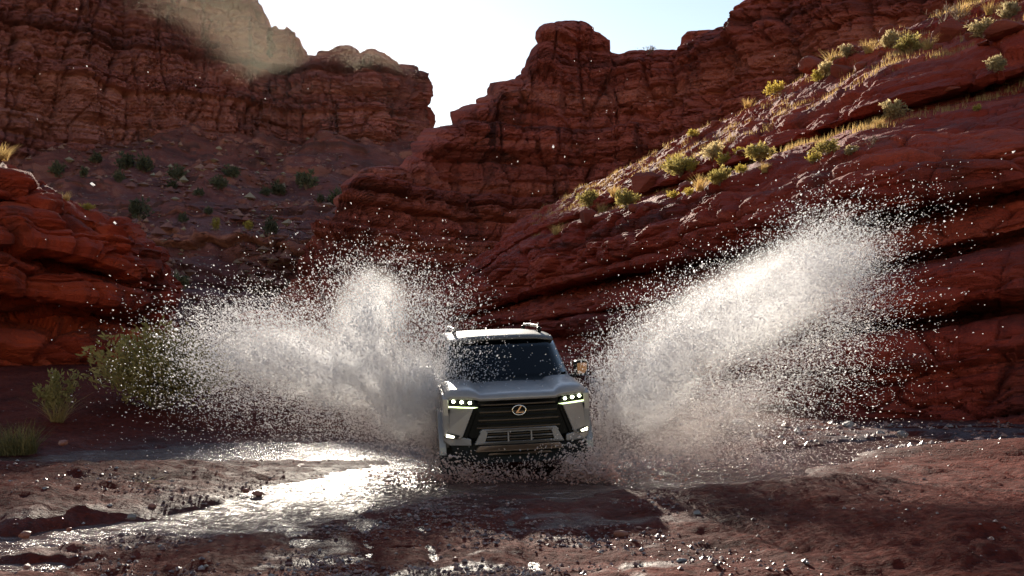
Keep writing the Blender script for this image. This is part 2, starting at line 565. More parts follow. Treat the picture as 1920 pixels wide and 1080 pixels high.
WL = -0.03
wx = np.linspace(-11.5, 8.5, 260); wy = np.linspace(6.0, 18.4, 220)
WX, WY = np.meshgrid(wx, wy)
WZ = WL + 0.016 * fbm(WX * 2.2 + WY, WY * 4.0, 0.0, 3, 61) + 0.03 * np.exp(-((WX - 0.2) / 2.0) ** 2 - ((WY - 12.3) / 0.9) ** 2) * fbm(WX * 3, WY * 5, 0.4, 3, 67)
keep = ground_z(WX, WY, False) < WL + 0.09
fc = grid_faces(*WX.shape)
kf = keep.ravel()[fc].any(1)
water = mesh_np('water', np.stack([WX, WY, WZ], 2), fc[kf], M_water)
tag(water, 'shallow muddy stream and puddles reflecting the pale sky', 'stream', kind='structure')


# ------------------------------------------------------------------ cliffs
def disp_wall(P, thick, amp, seed, block, big=(6.0, 0.8), fine=0.2, topfade=True, tilt=0.0, pw=4, crack=1.0, two=0.5, cap=0):
    n = normals(P)
    x, y, z = P[..., 0], P[..., 1], P[..., 2]
    s = np.cumsum(np.linalg.norm(np.diff(P[P.shape[0] // 2], axis=0, prepend=P[P.shape[0] // 2][:1]), axis=1))[None, :] + 0 * x
    zz = z + tilt * s + big[1] * 0.9 * fbm(x / (big[0] * 3), y / (big[0] * 3), z / (big[0] * 3), 3, seed + 1)
    r1, lay = strata(s, zz, thick, seed, block, 4.5, crack)
    r2, lay2 = strata(s, zz, thick * 0.30, seed + 5, block * 0.45, 6, crack)
    r3, lay3 = strata(s, zz + 0.1 * thick * perlin(s / thick, zz / thick, 0, seed + 8), thick * 0.11, seed + 9, block * 0.2, 2, crack)
    fl = perlin(s / (block * 2.3) + 0.25 * perlin(s / block, z / (block * 2), 0, seed + 11), z / (block * 7), 0.3, seed + 12)
    fl2 = perlin(s / (block * 0.8), z / (block * 3), 1.3, seed + 13)
    d = amp * r1 + amp * two * r2 + amp * 0.16 * r3 + amp * (0.9 * (1 - 2 * np.abs(fl)) ** 1.0 - 0.45 * np.exp(-(fl2 / 0.06) ** 2))
    d = d + big[1] * fbm(x / big[0], y / big[0], z / (big[0] * 1.4), 4, seed + 2)
    d = d + fine * fbm(x * 3.3 / big[0], y * 3.3 / big[0], z * 5 / big[0], 4, seed + 7)
    idw, edw = worley(x / block * 1.1, y / block * 1.1, zz / thick * 0.75, seed + 21)
    d = d + amp * 0.55 * (idw - 0.5) - amp * 0.22 * np.exp(-(edw / 0.08) ** 2)
    wgt = np.clip(1.15 - np.abs(n[..., 2]) ** 2 * 0.85, 0.2, 1)
    dirv = n * np.array([1, 1, 0.35]); dirv /= np.linalg.norm(dirv, axis=2)[..., None] + 1e-9
    if cap:
        vi = np.arange(P.shape[0])[:, None] - (P.shape[0] - cap)
        wgt = wgt * np.where(vi < 0, 0.30 + 0.70 * np.clip(-vi / 22.0, 0, 1), 0.30)
    Q = P + dirv * (d * wgt)[..., None]
    return Q, (0.6 * lay + 0.4 * lay2)


def curtain(sky_pts, base_pts, depth_pts, px0, px1, nu, nv, setback, cap=10):
    px = np.linspace(px0, px1, nu)
    top = np.interp(px, *zip(*sky_pts)); bot = np.interp(px, *zip(*base_pts)); Y = np.interp(px, *zip(*depth_pts))
    Y = smooth1(Y, nu // 40, 0)
    v = np.linspace(0, 1, nv)[:, None]
    py = bot + (top - bot) * v
    YY = Y + setback * v ** 1.2
    P = np.stack([(px - 960) * YY / F, YY, CAMZ + (HZ - py) * YY / F], 2)
    # round over the rim and run back
    rim = P[-1]
    t = np.linspace(0, 1, cap + 1)[1:, None]
    back = np.stack([rim[:, 0] + 0 * t, rim[:, 1] + 60 * t ** 1.5, rim[:, 2] - 3.0 * t ** 0.7 - 14 * t ** 2], 2)
    return np.concatenate([P, back], 0)


def top_roughen(pts, amp, step, seed):
    """adds small crags to a skyline polyline"""
    r = np.random.default_rng(seed)
    xs = np.arange(pts[0][0], pts[-1][0], step)
    ysk = np.interp(xs, *zip(*pts)) + r.normal(0, amp, len(xs))
    return list(zip(xs, ysk))


skyA = [(-500, -300), (0, -250), (300, -150), (440, -60), (468, -5), (480, 8), (489, 18), (491, 46), (510, 52), (516, 47), (522, 54), (534, 55), (537, 48), (541, 62),
        (548, 60), (560, 74), (566, 96), (570, 104), (600, 106), (604, 98), (618, 98), (626, 95), (634, 90), (640, 88), (652, 87), (660, 92), (664, 101), (682, 101), (686, 97),
        (690, 95), (694, 93), (699, 94), (704, 98), (718, 101), (724, 106), (734, 115), (744, 131), (749, 134), (750, 123), (757, 121), (763, 124), (766, 146), (772, 156), (780, 172),
        (786, 194), (788, 214), (790, 240), (792, 270), (800, 330), (815, 420), (830, 520)]
PA = curtain(skyA, [(-500, 420), (830, 560)], [(-500, 215), (0, 262), (250, 285), (500, 300), (700, 298), (760, 304), (800, 325), (830, 350)],
             -500, 826, 520, 300, 10)
PA, layA = disp_wall(PA, 4.0, 4.6, 101, 9.0, (26.0, 3.0), 1.2, cap=10)
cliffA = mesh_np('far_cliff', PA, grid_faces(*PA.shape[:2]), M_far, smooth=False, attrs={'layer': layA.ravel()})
tag(cliffA, 'tall dark red layered cliff the sun stands behind', 'cliff', kind='structure')

skyB = [(470, 600), (540, 545), (600, 470), (622, 430), (640, 388), (650, 365), (668, 330), (674, 322), (690, 315), (735, 313), (748, 320), (756, 322), (764, 300), (784, 280), (796, 262),
        (812, 243), (852, 236), (858, 222), (862, 212), (880, 204), (908, 196), (922, 178), (934, 158), (968, 150), (988, 138), (996, 126), (1000, 108), (1014, 84),
        (1022, 78), (1024, 66), (1030, 48), (1044, 41), (1060, 38), (1090, 39), (1106, 43), (1110, 56), (1130, 66), (1142, 76), (1146, 98), (1160, 102), (1186, 98),
        (1230, 96), (1278, 93), (1282, 82), (1290, 66), (1296, 60), (1340, 56), (1380, 50), (1392, 40), (1398, 24), (1408, 12), (1424, -2), (1460, -30), (1600, -90), (1800, -150), (2300, -260)]
PB = curtain(skyB, [(470, 660), (2300, 660)], [(470, 118), (640, 124), (740, 130), (820, 142), (1000, 150), (1150, 150), (1290, 146), (1420, 132), (1700, 112), (2300, 84)],
             470, 2250, 600, 340, 7)
PB, layB = disp_wall(PB, 2.6, 3.0, 211, 6.0, (13.0, 1.8), 0.8, cap=10)
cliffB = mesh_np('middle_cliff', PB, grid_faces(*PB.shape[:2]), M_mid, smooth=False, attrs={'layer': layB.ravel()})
tag(cliffB, 'stepped red sandstone cliff with a rounded butte on its crest', 'cliff', kind='structure')

# scree slope between the far cliff and the wash
rowsT = []
for py_, Y_ in ((655, 112), (600, 119), (560, 121), (545, 142), (500, 145), (482, 168), (446, 171), (420, 196), (396, 200), (345, 238), (305, 270), (262, 292)):
    rowsT.append(([py_ - 6, py_ - 2, py_, py_ + 4, py_ + 10], [Y_ - 8, Y_ - 2, Y_ + 2, Y_ + 12 + (24 if Y_ < 150 else 0), Y_ + 14 + (44 if Y_ < 150 else 6)]))
PT = control_wall([-300, 0, 250, 500, 860], rowsT, 300, [4, 12, 8, 16, 10, 16, 12, 12, 30, 24, 18])
nT = normals(PT)
xt, yt, zt = PT[..., 0], PT[..., 1], PT[..., 2]
zt2 = zt + 1.6 * fbm(xt / 28, yt / 40, 0.3, 4, 311)
stp, layT = strata(xt + 0.2 * yt, zt2, 1.7, 313, 7.0, 8)
low = sstep(36, 22, zt)
top_ = sstep(26, 44, zt)
PT[..., 2] = PT[..., 2] + top_ * 7.0 * fbm(xt / 34, yt / 60, 0.0, 3, 331) + 0.7 * fbm(xt / 3.4, yt / 5.0, 0.0, 3, 337)
PT = PT + np.array([0.05, -1.0, 0.15]) * ((5.0 * low + 2.0) * stp + 7.0 * fbm(xt / 26, yt / 36, zt / 30, 4, 317) + 2.0 * fbm(xt / 6, yt / 9, zt / 5, 3, 319))[..., None]
talus = mesh_np('scree_slope', PT, grid_faces(*PT.shape[:2]), M_scree, attrs={'layer': layT.ravel()})
tag(talus, 'bouldery red scree terraces under the far cliff', 'slope', kind='structure')

# ledges on the right
colsC = [820, 900, 1000, 1180, 1400, 1640, 1920, 2300]
rowsC = [([700, 700, 710, 755, 800, 835, 855, 885], [70, 58, 50, 37, 27, 21.6, 20, 18.5]),
         ([652, 646, 640, 660, 668, 648, 606, 560], [70.3, 58.3, 50.3, 37.4, 27.5, 22.1, 20.7, 19.3]),
         ([646, 640, 630, 640, 645, 615, 575, 520], [71, 59, 51, 38.3, 28.8, 23.6, 22.4, 21.2]),
         ([640, 632, 620, 618, 612, 582, 545, 480], [70.4, 58.4, 50.4, 37.5, 27.6, 22.2, 20.8, 19.5]),
         ([634, 624, 608, 590, 570, 540, 470, 385], [70.5, 58.5, 50.5, 37.6, 27.9, 22.5, 21.1, 19.8]),
         ([630, 618, 602, 578, 552, 506, 438, 340], [72, 60, 51.8, 39.2, 29.5, 24.6, 23.3, 22]),
         ([628, 614, 598, 572, 540, 492, 425, 320], [71.5, 59.5, 51.2, 38.2, 28.4, 23.6, 22.3, 21.1]),
         ([622, 604, 584, 556, 512, 440, 378, 260], [71.6, 59.6, 51.3, 38.5, 28.8, 24.1, 22.8, 21.7]),
         ([610, 588, 556, 512, 478, 408, 352, 225], [74, 62, 55, 42.5, 31.8, 26.6, 25.3, 24.2]),
         ([604, 580, 545, 500, 466, 392, 340, 205], [72.5, 60.3, 52.3, 39.2, 29.0, 24.0, 22.9, 21.9]),
         ([585, 550, 505, 450, 410, 330, 275, 120], [72.5, 60.3, 52.1, 39.1, 29.0, 24.0, 22.9, 22.0]),
         ([570, 520, 455, 395, 352, 272, 212, 30], [73, 61, 53, 40, 30.3, 25.3, 24.2, 23.3]),
         ([560, 508, 442, 372, 308, 215, 150, -60], [78, 66, 58, 45.5, 37, 30.5, 29, 28]),
         ([558, 505, 438, 366, 298, 203, 135, -80], [78, 66, 58, 45.2, 36.2, 29.6, 28.0, 27.0]),
         ([554, 500, 428, 352, 272, 165, 82, -150], [78.3, 66.3, 58.3, 45.8, 37.2, 30.8, 29.2, 28.2]),
         ([548, 492, 415, 330, 245, 130, 42, -210], [82, 70, 62, 50, 41, 35, 33.5, 32.5]),
         ([540, 484, 400, 310, 205, 82, -25, -290], [86, 74, 66, 54, 45, 39.5, 38, 37]),
         ([590, 540, 450, 350, 245, 122, 20, -250], [94, 82, 74, 62, 53, 47, 46, 45])]
for i_, o_ in ((2, 2.4), (3, -0.45), (4, -0.3), (5, 1.9), (6, -0.1), (7, 0.1), (8, 2.6), (9, -0.9), (10, -0.7), (11, 0.2), (12, 1.2), (13, -0.7), (14, -0.2)):
    rowsC[i_] = (rowsC[i_][0], [y_ + o_ for y_ in rowsC[i_][1]])
PC = control_wall(colsC, rowsC, 600, [60, 14, 14, 26, 20, 14, 30, 22, 18, 44, 44, 40, 10, 26, 26, 26, 10])
PC = smooth1(PC, 2, 0)
nC = normals(PC)
xc, yc, zc = PC[..., 0], PC[..., 1], PC[..., 2]
sc = np.linspace(0, 62, PC.shape[1])[None, :] + 0 * xc
zb = zc + 0.35 * fbm(xc / 7, yc / 7, zc / 7, 3, 401) - 0.03 * sc
rC1, lay1 = strata(sc, zb, 1.25, 403, 11.0, 8, 0.45, 6.0)
rC2, lay2 = strata(sc, zb + 0.15 * perlin(sc / 2.0, zb, 0.0, 7), 0.17, 405, 2.6, 3, 0.12, 9.0)
lowwall = sstep(4.2, 2.6, zc)
dC = 0.80 * rC1 + (0.07 + 0.12 * lowwall) * rC2 + 0.40 * fbm(xc / 4.2, yc / 4.2, zc / 3.4, 4, 407, 0.45) \
     + 0.09 * fbm(xc * 1.4, yc * 1.4, zc * 4.0, 4, 409)
idC, edC = worley(xc / 2.6 + 0.3 * perlin(xc, yc, zc, 3), yc / 2.6, zb / 0.95, 61)
idC2, edC2 = worley(xc / 0.9, yc / 0.9, zb / 0.32 + 0.4 * perlin(xc, yc, zc, 4), 67)
dC = dC + 0.42 * (idC - 0.5) - 0.24 * np.exp(-(edC / 0.09) ** 2) + 0.13 * (idC2 - 0.5) - 0.05 * np.exp(-(edC2 / 0.10) ** 2)
wg = np.clip(1.1 - np.abs(nC[..., 2]) ** 2 * 0.75, 0.3, 1)
dv = nC * np.array([1, 1, 0.5]); dv /= np.linalg.norm(dv, axis=2)[..., None] + 1e-9
PC = PC + dv * (dC * wg)[..., None]
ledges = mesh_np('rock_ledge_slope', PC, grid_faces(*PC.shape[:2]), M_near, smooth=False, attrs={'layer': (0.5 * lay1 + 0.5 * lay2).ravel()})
tag(ledges, 'overhanging red sandstone ledges climbing to the right', 'rock slope', kind='structure')

# outcrop on the left
colsD = [-460, -190, -45, 60, 150, 208, 246, 276, 300]
bD = np.array([23.5, 25, 26, 27.5, 29, 30, 31.5, 35, 40])
rD = [([765, 755, 740, 730, 720, 708, 692, 682, 676], 0), ([700, 690, 680, 672, 664, 655, 640, 635, 632], .1), ([650, 640, 632, 630, 628, 622, 615, 612, 612], .5),
      ([600, 590, 582, 580, 585, 592, 598, 600, 604], 3.4), ([560, 550, 545, 545, 550, 560, 570, 585, 598], .0), ([480, 480, 490, 500, 515, 530, 548, 575, 592], .5),
      ([450, 455, 465, 480, 498, 515, 535, 570, 588], 3.6), ([430, 432, 440, 450, 468, 490, 515, 565, 585], .2), ([350, 355, 375, 395, 420, 450, 490, 560, 582], 1.0),
      ([330, 335, 358, 385, 410, 440, 480, 557, 580], 3.8), ([310, 318, 345, 375, 402, 430, 465, 553, 578], 1.0), ([250, 262, 290, 345, 393, 414, 442, 550, 576], 1.8),
      ([232, 246, 278, 336, 388, 410, 440, 548, 574], 6.0), ([270, 280, 300, 360, 410, 440, 470, 570, 590], 13.0)]
PD = control_wall(colsD, [([q + 10 for q in p], bD + o) for p, o in rD], 270, [26, 24, 20, 20, 34, 16, 16, 34, 14, 14, 30, 12, 8])
PD = smooth1(PD, 2, 0)
nD = normals(PD)
xd, yd, zd = PD[..., 0], PD[..., 1], PD[..., 2]
zb = zd + 0.28 * (xd + 10) * 0.6 + 0.3 * fbm(xd / 5, yd / 5, zd / 5, 3, 501)
r1, l1 = strata(xd, zb, 0.45, 503, 2.0, 8, 0.8, 3.0)
r2, l2 = strata(xd, zb, 0.14, 505, 1.6, 3, 0.2, 8.0)
r0, l0 = strata(xd + 0.3 * zd, zb, 1.2, 511, 3.2, 10, 1.0, 2.0)
dD = 1.1 * r0 + 0.45 * r1 + 0.12 * r2 + 0.35 * fbm(xd / 3.0, yd / 3.0, zd / 2.2, 5, 507) + 0.05 * fbm(xd * 1.5, yd * 1.5, zd * 4, 4, 509)
idD, edD = worley(xd / 2.0, yd / 2.0, zb / 0.8, 71)
idD2, edD2 = worley(xd / 0.8, yd / 0.8, zb / 0.3, 77)
dD = dD + 0.8 * (idD - 0.5) - 0.3 * np.exp(-(edD / 0.10) ** 2) + 0.13 * (idD2 - 0.5)
dv = nD * np.array([1, 1, 0.5]); dv /= np.linalg.norm(dv, axis=2)[..., None] + 1e-9
PD = PD + dv * (dD * np.clip(1.1 - np.abs(nD[..., 2]) ** 2 * 0.7, 0.3, 1))[..., None]
outcrop = mesh_np('rock_outcrop', PD, grid_faces(*PD.shape[:2]), M_left, smooth=False, attrs={'layer': (0.5 * l1 + 0.5 * l2).ravel()})
tag(outcrop, 'undercut orange red sandstone outcrop at the left edge', 'rock', kind='structure')

# ------------------------------------------------------------------ plants and stones
M_gold = leaf_mat('dry_gold_grass', (0.40, 0.25, 0.09), (0.62, 0.45, 0.19), 0.6)
M_olive = leaf_mat('olive_leaves', (0.19, 0.16, 0.05), (0.42, 0.33, 0.12), 0.6)
M_dark = leaf_mat('dark_green_leaves', (0.06, 0.062, 0.036), (0.145, 0.14, 0.085), 0.4)
M_yellow = leaf_mat('yellow_leaves', (0.32, 0.25, 0.05), (0.58, 0.45, 0.11), 0.6)
M_pale = leaf_mat('pale_sage_leaves', (0.34, 0.26, 0.13), (0.55, 0.45, 0.26), 0.6)
M_twig = simple('twig_bark', (0.20, 0.12, 0.07), 0.85, var=0.3)


def blades(n, h, spread, lean, width, r, base_r=0.08, segs=3):
    """tapering bent blades from a common foot"""
    a = r.uniform(0, 2 * math.pi, n)
    L = h * r.uniform(0.45, 1.0, n)
    ln = lean * r.random(n) ** 0.7
    br = base_r * np.sqrt(r.random(n)); ba = r.uniform(0, 2 * math.pi, n)
    V = []; Fc = []; T = []
    o = 0
    bx = br * np.cos(ba); by = br * np.sin(ba)
    t = np.linspace(0, 1, segs + 1)
    for i in range(n):
        d = np.array([math.cos(a[i]), math.sin(a[i])]); s = np.array([-d[1], d[0]])
        for k in range(segs + 1):
            out = L[i] * (ln[i] * t[k] + spread * t[k] ** 2.2)
            up = L[i] * t[k] * math.cos(min(1.3, ln[i] * 0.9)) * (1 - 0.18 * t[k] * ln[i])
            w = width * (1 - t[k]) ** 0.7 * 0.5 + width * 0.06
            for sg in (-1, 1):
                V.append((bx[i] + d[0] * out + s[0] * w * sg, by[i] + d[1] * out + s[1] * w * sg, up))
        tn = r.random()
        T += [tn] * (2 * segs + 2)
        for k in range(segs):
            b = o + 2 * k
            Fc.append((b, b + 1, b + 3, b + 2))
        o += 2 * segs + 2
    return V, Fc, T


def sprays(n_stem, h, w, leaves, leaf, r, up=0.55, droop=0.1):
    """woody stems fanning out, each with leaf faces along its upper part"""
    SV, SF, LV, LF, LT = [], [], [], [], []
    for i in range(n_stem):
        a = r.uniform(0, 2 * math.pi); el = math.asin(min(1, up + (1 - up) * r.random() ** 0.8))
        L = r.uniform(0.6, 1.0)
        pts = []
        for k in range(6):
            t = k / 5
            rad = w * L * t * math.cos(el) * (1 + 0.25 * t)
            z = h * L * (t * math.sin(el) ** 0.7 - droop * t * t)
            wob = 0.03 * w
            pts.append((rad * math.cos(a) + r.normal() * wob, rad * math.sin(a) + r.normal() * wob, max(0, z)))
        tone = r.random()
        o = len(SV); th = 0.010 * max(h, w)
        for k, p in enumerate(pts):
            q = th * (1 - k / 6.5)
            for j in range(3):
                an = j * 2.094
                SV.append((p[0] + q * math.cos(an), p[1] + q * math.sin(an), p[2]))
        for k in range(5):
            for j in range(3):
                SF.append((o + 3 * k + j, o + 3 * k + (j + 1) % 3, o + 3 * k + 3 + (j + 1) % 3, o + 3 * k + 3 + j))
        P = np.array(pts)
        for m in range(leaves):
            t = 0.35 + 0.65 * r.random() ** 0.7
            f = t * 5; k = min(4, int(f)); c = P[k] * (1 - (f - k)) + P[k + 1] * (f - k)
            c = c + r.normal(size=3) * 0.07 * max(w, h) * (1.15 - 0.6 * t)
            ax = P[-1] - P[0]; ax = ax / (np.linalg.norm(ax) + 1e-6) + 0.7 * r.normal(size=3)
            ax /= np.linalg.norm(ax) + 1e-6
            sd_ = np.cross(ax, r.normal(size=3)); sd_ /= np.linalg.norm(sd_) + 1e-6
            l = leaf * r.uniform(0.6, 1.3)
            b = len(LV)
            LV += [tuple(c - sd_ * l * 0.16), tuple(c + ax * l * 0.5 - sd_ * l * 0.2), tuple(c + ax * l), tuple(c + ax * l * 0.5 + sd_ * l * 0.2)]
            LF.append((b, b + 1, b + 2, b + 3))
            LT += [min(1, max(0, 0.5 * tone + 0.5 * r.random()))] * 4
    return SV, SF, LV, LF, LT


def make_tuft(name, seed, n, h, spread, lean, width, mat, base_r):
    r = np.random.default_rng(seed)
    V, Fc, T = blades(n, h, spread, lean, width, r, base_r)
    return mesh_np(name, V, Fc, mat, attrs={'tone': T})


def make_shrub(name, seed, mat, n_stem, h, w, leaves, leaf, up=0.5, droop=0.1):
    r = np.random.default_rng(seed)
    SV, SF, LV, LF, LT = sprays(n_stem, h, w, leaves, leaf, r, up, droop)
    e = empty(name)
    mesh_np('stems', SV, SF, M_twig, e)
    if leaves:
        mesh_np('foliage', LV, LF, mat, e, attrs={'tone': LT})
    return e


def bare_shrub(name, seed):
    r = np.random.default_rng(seed)
    V, Fc = [], []
    def seg(p, q, r0, r1):
        o = len(V)
        for c, rr in ((p, r0), (q, r1)):
            for j in range(3):
                an = j * 2.094
                V.append((c[0] + rr * math.cos(an), c[1] + rr * math.sin(an), c[2]))
        for j in range(3): Fc.append((o + j, o + (j + 1) % 3, o + 3 + (j + 1) % 3, o + 3 + j))
    def grow(p, d, L, rad, lev):
        q = p + d * L
        seg(p, q, rad, rad * 0.7)
        if lev == 0: return
        for _ in range(3 if lev > 1 else 4):
            nd = d + 0.55 * r.normal(size=3) + np.array([0, 0, 0.12]); nd /= np.linalg.norm(nd)
            grow(p + d * L * r.uniform(0.5, 1.0), nd, L * r.uniform(0.55, 0.8), rad * 0.65, lev - 1)
    for _ in range(6):
        d = np.array([r.normal() * 0.7, r.normal() * 0.7, 0.8]); d /= np.linalg.norm(d)
        grow(np.array([0, 0, 0.]), d, 0.42, 0.022, 3)
    e = empty(name)
    mesh_np('branches', V, Fc, M_twig, e)
    return e


def children(o):
    return [c for c in bpy.data.objects if c.parent == o]


def copy_tree(o, parent=None):
    c = o.copy()
    C.objects.link(c)
    if parent: c.parent = parent
    for ch in children(o): copy_tree(ch, c)
    return c


PROTO = {}


def proto(kind):
    """the first plant of a kind is built, later ones are copies"""
    v = PROTO.get(kind)
    if v is not None:
        return copy_tree(v)
    k = kind[0]
    sd_ = kind[1] + 50
    if k == 'grass': o = make_tuft('dry_grass_tuft', sd_, 170, 1.0, 0.35, 0.55, 0.020, M_gold, 0.22)
    elif k == 'yellow': o = make_shrub('yellow_shrub', sd_, M_yellow, 26, 0.95, 0.6, 24, 0.15, 0.42)
    elif k == 'olive': o = make_shrub('olive_shrub', sd_, M_olive, 34, 1.0, 0.60, 26, 0.16, 0.42)
    elif k == 'pale': o = make_shrub('sage_bush', sd_, M_pale, 34, 0.95, 0.55, 34, 0.15, 0.4)
    elif k == 'dark': o = make_shrub('green_shrub', sd_, M_dark, 26, 0.95, 0.6, 20, 0.22, 0.30)
    elif k == 'bare': o = bare_shrub('bare_shrub', sd_)
    PROTO[kind] = o
    return o


def plant(surface, px, py, hpx, kind, var, label, cat, group):
    p = pick(surface, px, py)
    o = proto((kind, var))
    s = hpx * p.y / F
    o.location = p - Vector((0, 0, 0.04 * s))
    o.scale = (s * random.uniform(0.75, 1.55), s * random.uniform(0.8, 1.3), s * random.uniform(0.85, 1.1))
    o.rotation_euler = (0, 0, random.uniform(0, 6.28))
    tag(o, label, cat, group)
    return o


GR = 'plants on the sunlit rock slope'
SL = [(1100, 392, 40, 'olive', 0, 'dark olive shrub at the low left end of the sunlit slope', 'shrub'),
      (1128, 392, 26, 'grass', 0, 'pale dry grass tuft beside the lowest olive shrub on the slope', 'grass tuft'),
      (1172, 386, 52, 'olive', 1, 'round green shrub just below the big boulder on the slope', 'shrub'),
      (1150, 372, 30, 'grass', 1, 'small dry tuft left of the big slope boulder', 'grass tuft'),
      (1275, 336, 46, 'olive', 0, 'dark green shrub right of the big slope boulder', 'shrub'),
      (1255, 318, 36, 'yellow', 0, 'golden shrub right above the big slope boulder', 'shrub'),
      (1298, 318, 30, 'yellow', 1, 'yellow shrub behind the dark green shrub on the slope', 'shrub'),
      (1330, 303, 44, 'pale', 0, 'tall pale gold bush below the orange overhang', 'bush'),
      (1352, 306, 34, 'yellow', 0, 'rounded gold bush right of the tall pale bush', 'bush'),
      (1312, 352, 36, 'grass', 0, 'upright dry tuft on the lower edge of the sunlit slope', 'grass tuft'),
      (1345, 346, 40, 'olive', 1, 'wide olive tuft under the golden bushes', 'shrub'),
      (1290, 362, 20, 'yellow', 1, 'small bright yellow shrub on the slope edge', 'shrub'),
      (1262, 368, 18, 'yellow', 0, 'leftmost of the small yellow shrubs along the slope edge', 'shrub'),
      (1385, 322, 24, 'yellow', 1, 'low yellow shrub left of the cracked slab', 'shrub'),
      (1430, 322, 26, 'grass', 1, 'low golden tuft on the ledge under the upright shrub', 'grass tuft'),
      (1420, 300, 42, 'olive', 0, 'upright green gold shrub beside a broken slab', 'shrub'),
      (1382, 290, 20, 'yellow', 0, 'small round yellow shrub in front of the dark overhang', 'shrub'),
      (1300, 252, 22, 'yellow', 1, 'yellow shrub on the lip of the orange overhang', 'shrub'),
      (1448, 176, 30, 'yellow', 0, 'lone golden bush on the crest above the overhang', 'bush'),
      (1398, 200, 22, 'grass', 0, 'small dry tuft on the crest left of the lone golden bush', 'grass tuft'),
      (1545, 140, 40, 'pale', 1, 'pale bush behind the tilted slab on the crest', 'bush'),
      (1530, 150, 30, 'yellow', 0, 'yellow green bush between two crest boulders', 'bush'),
      (1585, 112, 32, 'pale', 0, 'short straw coloured bush in front of a red boulder', 'bush'),
      (1565, 125, 36, 'grass', 1, 'dry tuft left of the straw coloured bush', 'grass tuft'),
      (1625, 100, 26, 'grass', 0, 'dry tuft on the bright grass below the far boulder', 'grass tuft'),
      (1668, 88, 42, 'pale', 1, 'wide straw bush left of the green crest shrub', 'bush'),
      (1700, 96, 44, 'olive', 1, 'broad green shrub left of the leafless shrub', 'shrub'),
      (1738, 88, 30, 'grass', 1, 'dry tuft at the foot of the leafless shrub', 'grass tuft'),
      (1768, 62, 72, 'bare', 0, 'leafless shrub with fanned grey twigs on the crest', 'shrub'),
      (1838, 70, 40, 'pale', 0, 'grey sage bush right of the blocky boulders', 'bush'),
      (1800, 30, 34, 'grass', 0, 'dry tuft behind the blocky boulders', 'grass tuft'),
      (1850, 26, 34, 'grass', 1, 'tall dry tuft near the top right corner', 'grass tuft'),
      (1888, 32, 46, 'pale', 1, 'white seeded bush in the top right corner', 'bush'),
      (1672, 220, 52, 'pale', 0, 'lone pale bush on the second ledge', 'bush'),
      (1650, 232, 22, 'grass', 0, 'low straw tuft beside the lone pale bush', 'grass tuft'),
      (1862, 136, 36, 'pale', 1, 'round tan bush under the upper ledge', 'bush'),
      (1828, 208, 18, 'yellow', 1, 'tiny yellow shrub high on the right ledges', 'shrub'),
      (1520, 304, 28, 'yellow', 0, 'yellow shrub left of the olive one on the middle ledge', 'shrub'),
      (1545, 292, 34, 'olive', 0, 'olive shrub in the shade of the middle ledge', 'shrub'),
      (1630, 272, 30, 'bare', 0, 'small sparse twiggy shrub on the middle ledge edge', 'shrub'),
      (1592, 290, 22, 'pale', 1, 'small pale bush left of the sparse twiggy shrub', 'bush'),
      (1040, 436, 24, 'grass', 1, 'dry tuft on the dim lower end of the slope', 'grass tuft')]
for (px, py, hp, kd, vr, lb, ct) in SL:
    plant(PC, px, py, hp, kd, vr, lb, ct, GR)

TAL = [(112, 330, 26, 'dark shrub at the left end of the scree above the outcrop'), (158, 328, 22, 'second shrub from the left on the scree'),
       (176, 305, 20, 'shrub high on the scree near the cliff foot at far left'), (226, 340, 24, 'dark shrub in the upper left scree below two others'),
       (232, 316, 24, 'wide shrub near the cliff foot left of the round one'), (274, 322, 28, 'round dark green shrub highest on the left scree'),
       (330, 334, 26, 'shrub in the middle of the scree, upper of a close pair'), (327, 352, 22, 'shrub in the middle of the scree, lower of a close pair'),
       (374, 364, 20, 'small shrub on the terrace rim in mid scree'), (414, 352, 22, 'shrub left below the tallest green scree shrub'),
       (436, 334, 30, 'tall green shrub in the middle of the pale scree'), (498, 362, 18, 'low grey shrub on the pale scree'),
       (524, 362, 34, 'broad dark shrub on the right part of the pale scree'), (574, 352, 34, 'large dark shrub at the right end of the pale scree'),
       (600, 376, 22, 'shrub on the rim at the right end of the scree'), (634, 382, 26, 'shrub beside the mid cliff at the scree end'),
       (268, 412, 34, 'dark shrub right behind the tip of the orange outcrop'), (344, 414, 20, 'small shrub on the lower terrace'),
       (396, 400, 24, 'shrub under the dark overhanging band of the terrace'), (404, 430, 18, 'yellowish shrub on the lower terrace'),
       (466, 428, 20, 'olive shrub right of the yellowish one on the lower terrace'), (506, 442, 34, 'large dark shrub beside the salmon coloured rock face'),
       (340, 548, 36, 'bush in the shade at the foot of the terraces')]
for i, (px, py, hp, lb) in enumerate(TAL):
    o = plant(PT, px, py, hp * (0.75 + 0.5 * random.random()), 'yellow' if 'yellowish' in lb else 'dark', i % 3, lb, 'shrub', 'shrubs on the scree slope')
    o.scale = (o.scale[0] * random.uniform(0.6, 1.0), o.scale[1] * 0.8, o.scale[2] * random.uniform(1.0, 1.5))
plant(PB, 1214, 97, 24, 'bare', 0, 'tiny leafless shrub on the skyline beside the butte', 'shrub', None)
plant(PD, 128, 372, 22, 'grass', 0, 'straw tuft on top of the orange outcrop', 'grass tuft', None)
plant(PD, 168, 392, 18, 'yellow', 0, 'small yellow shrub on top of the orange outcrop', 'shrub', None)
plant(PD, 8, 300, 36, 'grass', 1, 'dry tuft on the outcrop top at the left edge', 'grass tuft', None)


def ground_at(x, y):
    return float(ground_z(np.array([x]), np.array([y]))[0])


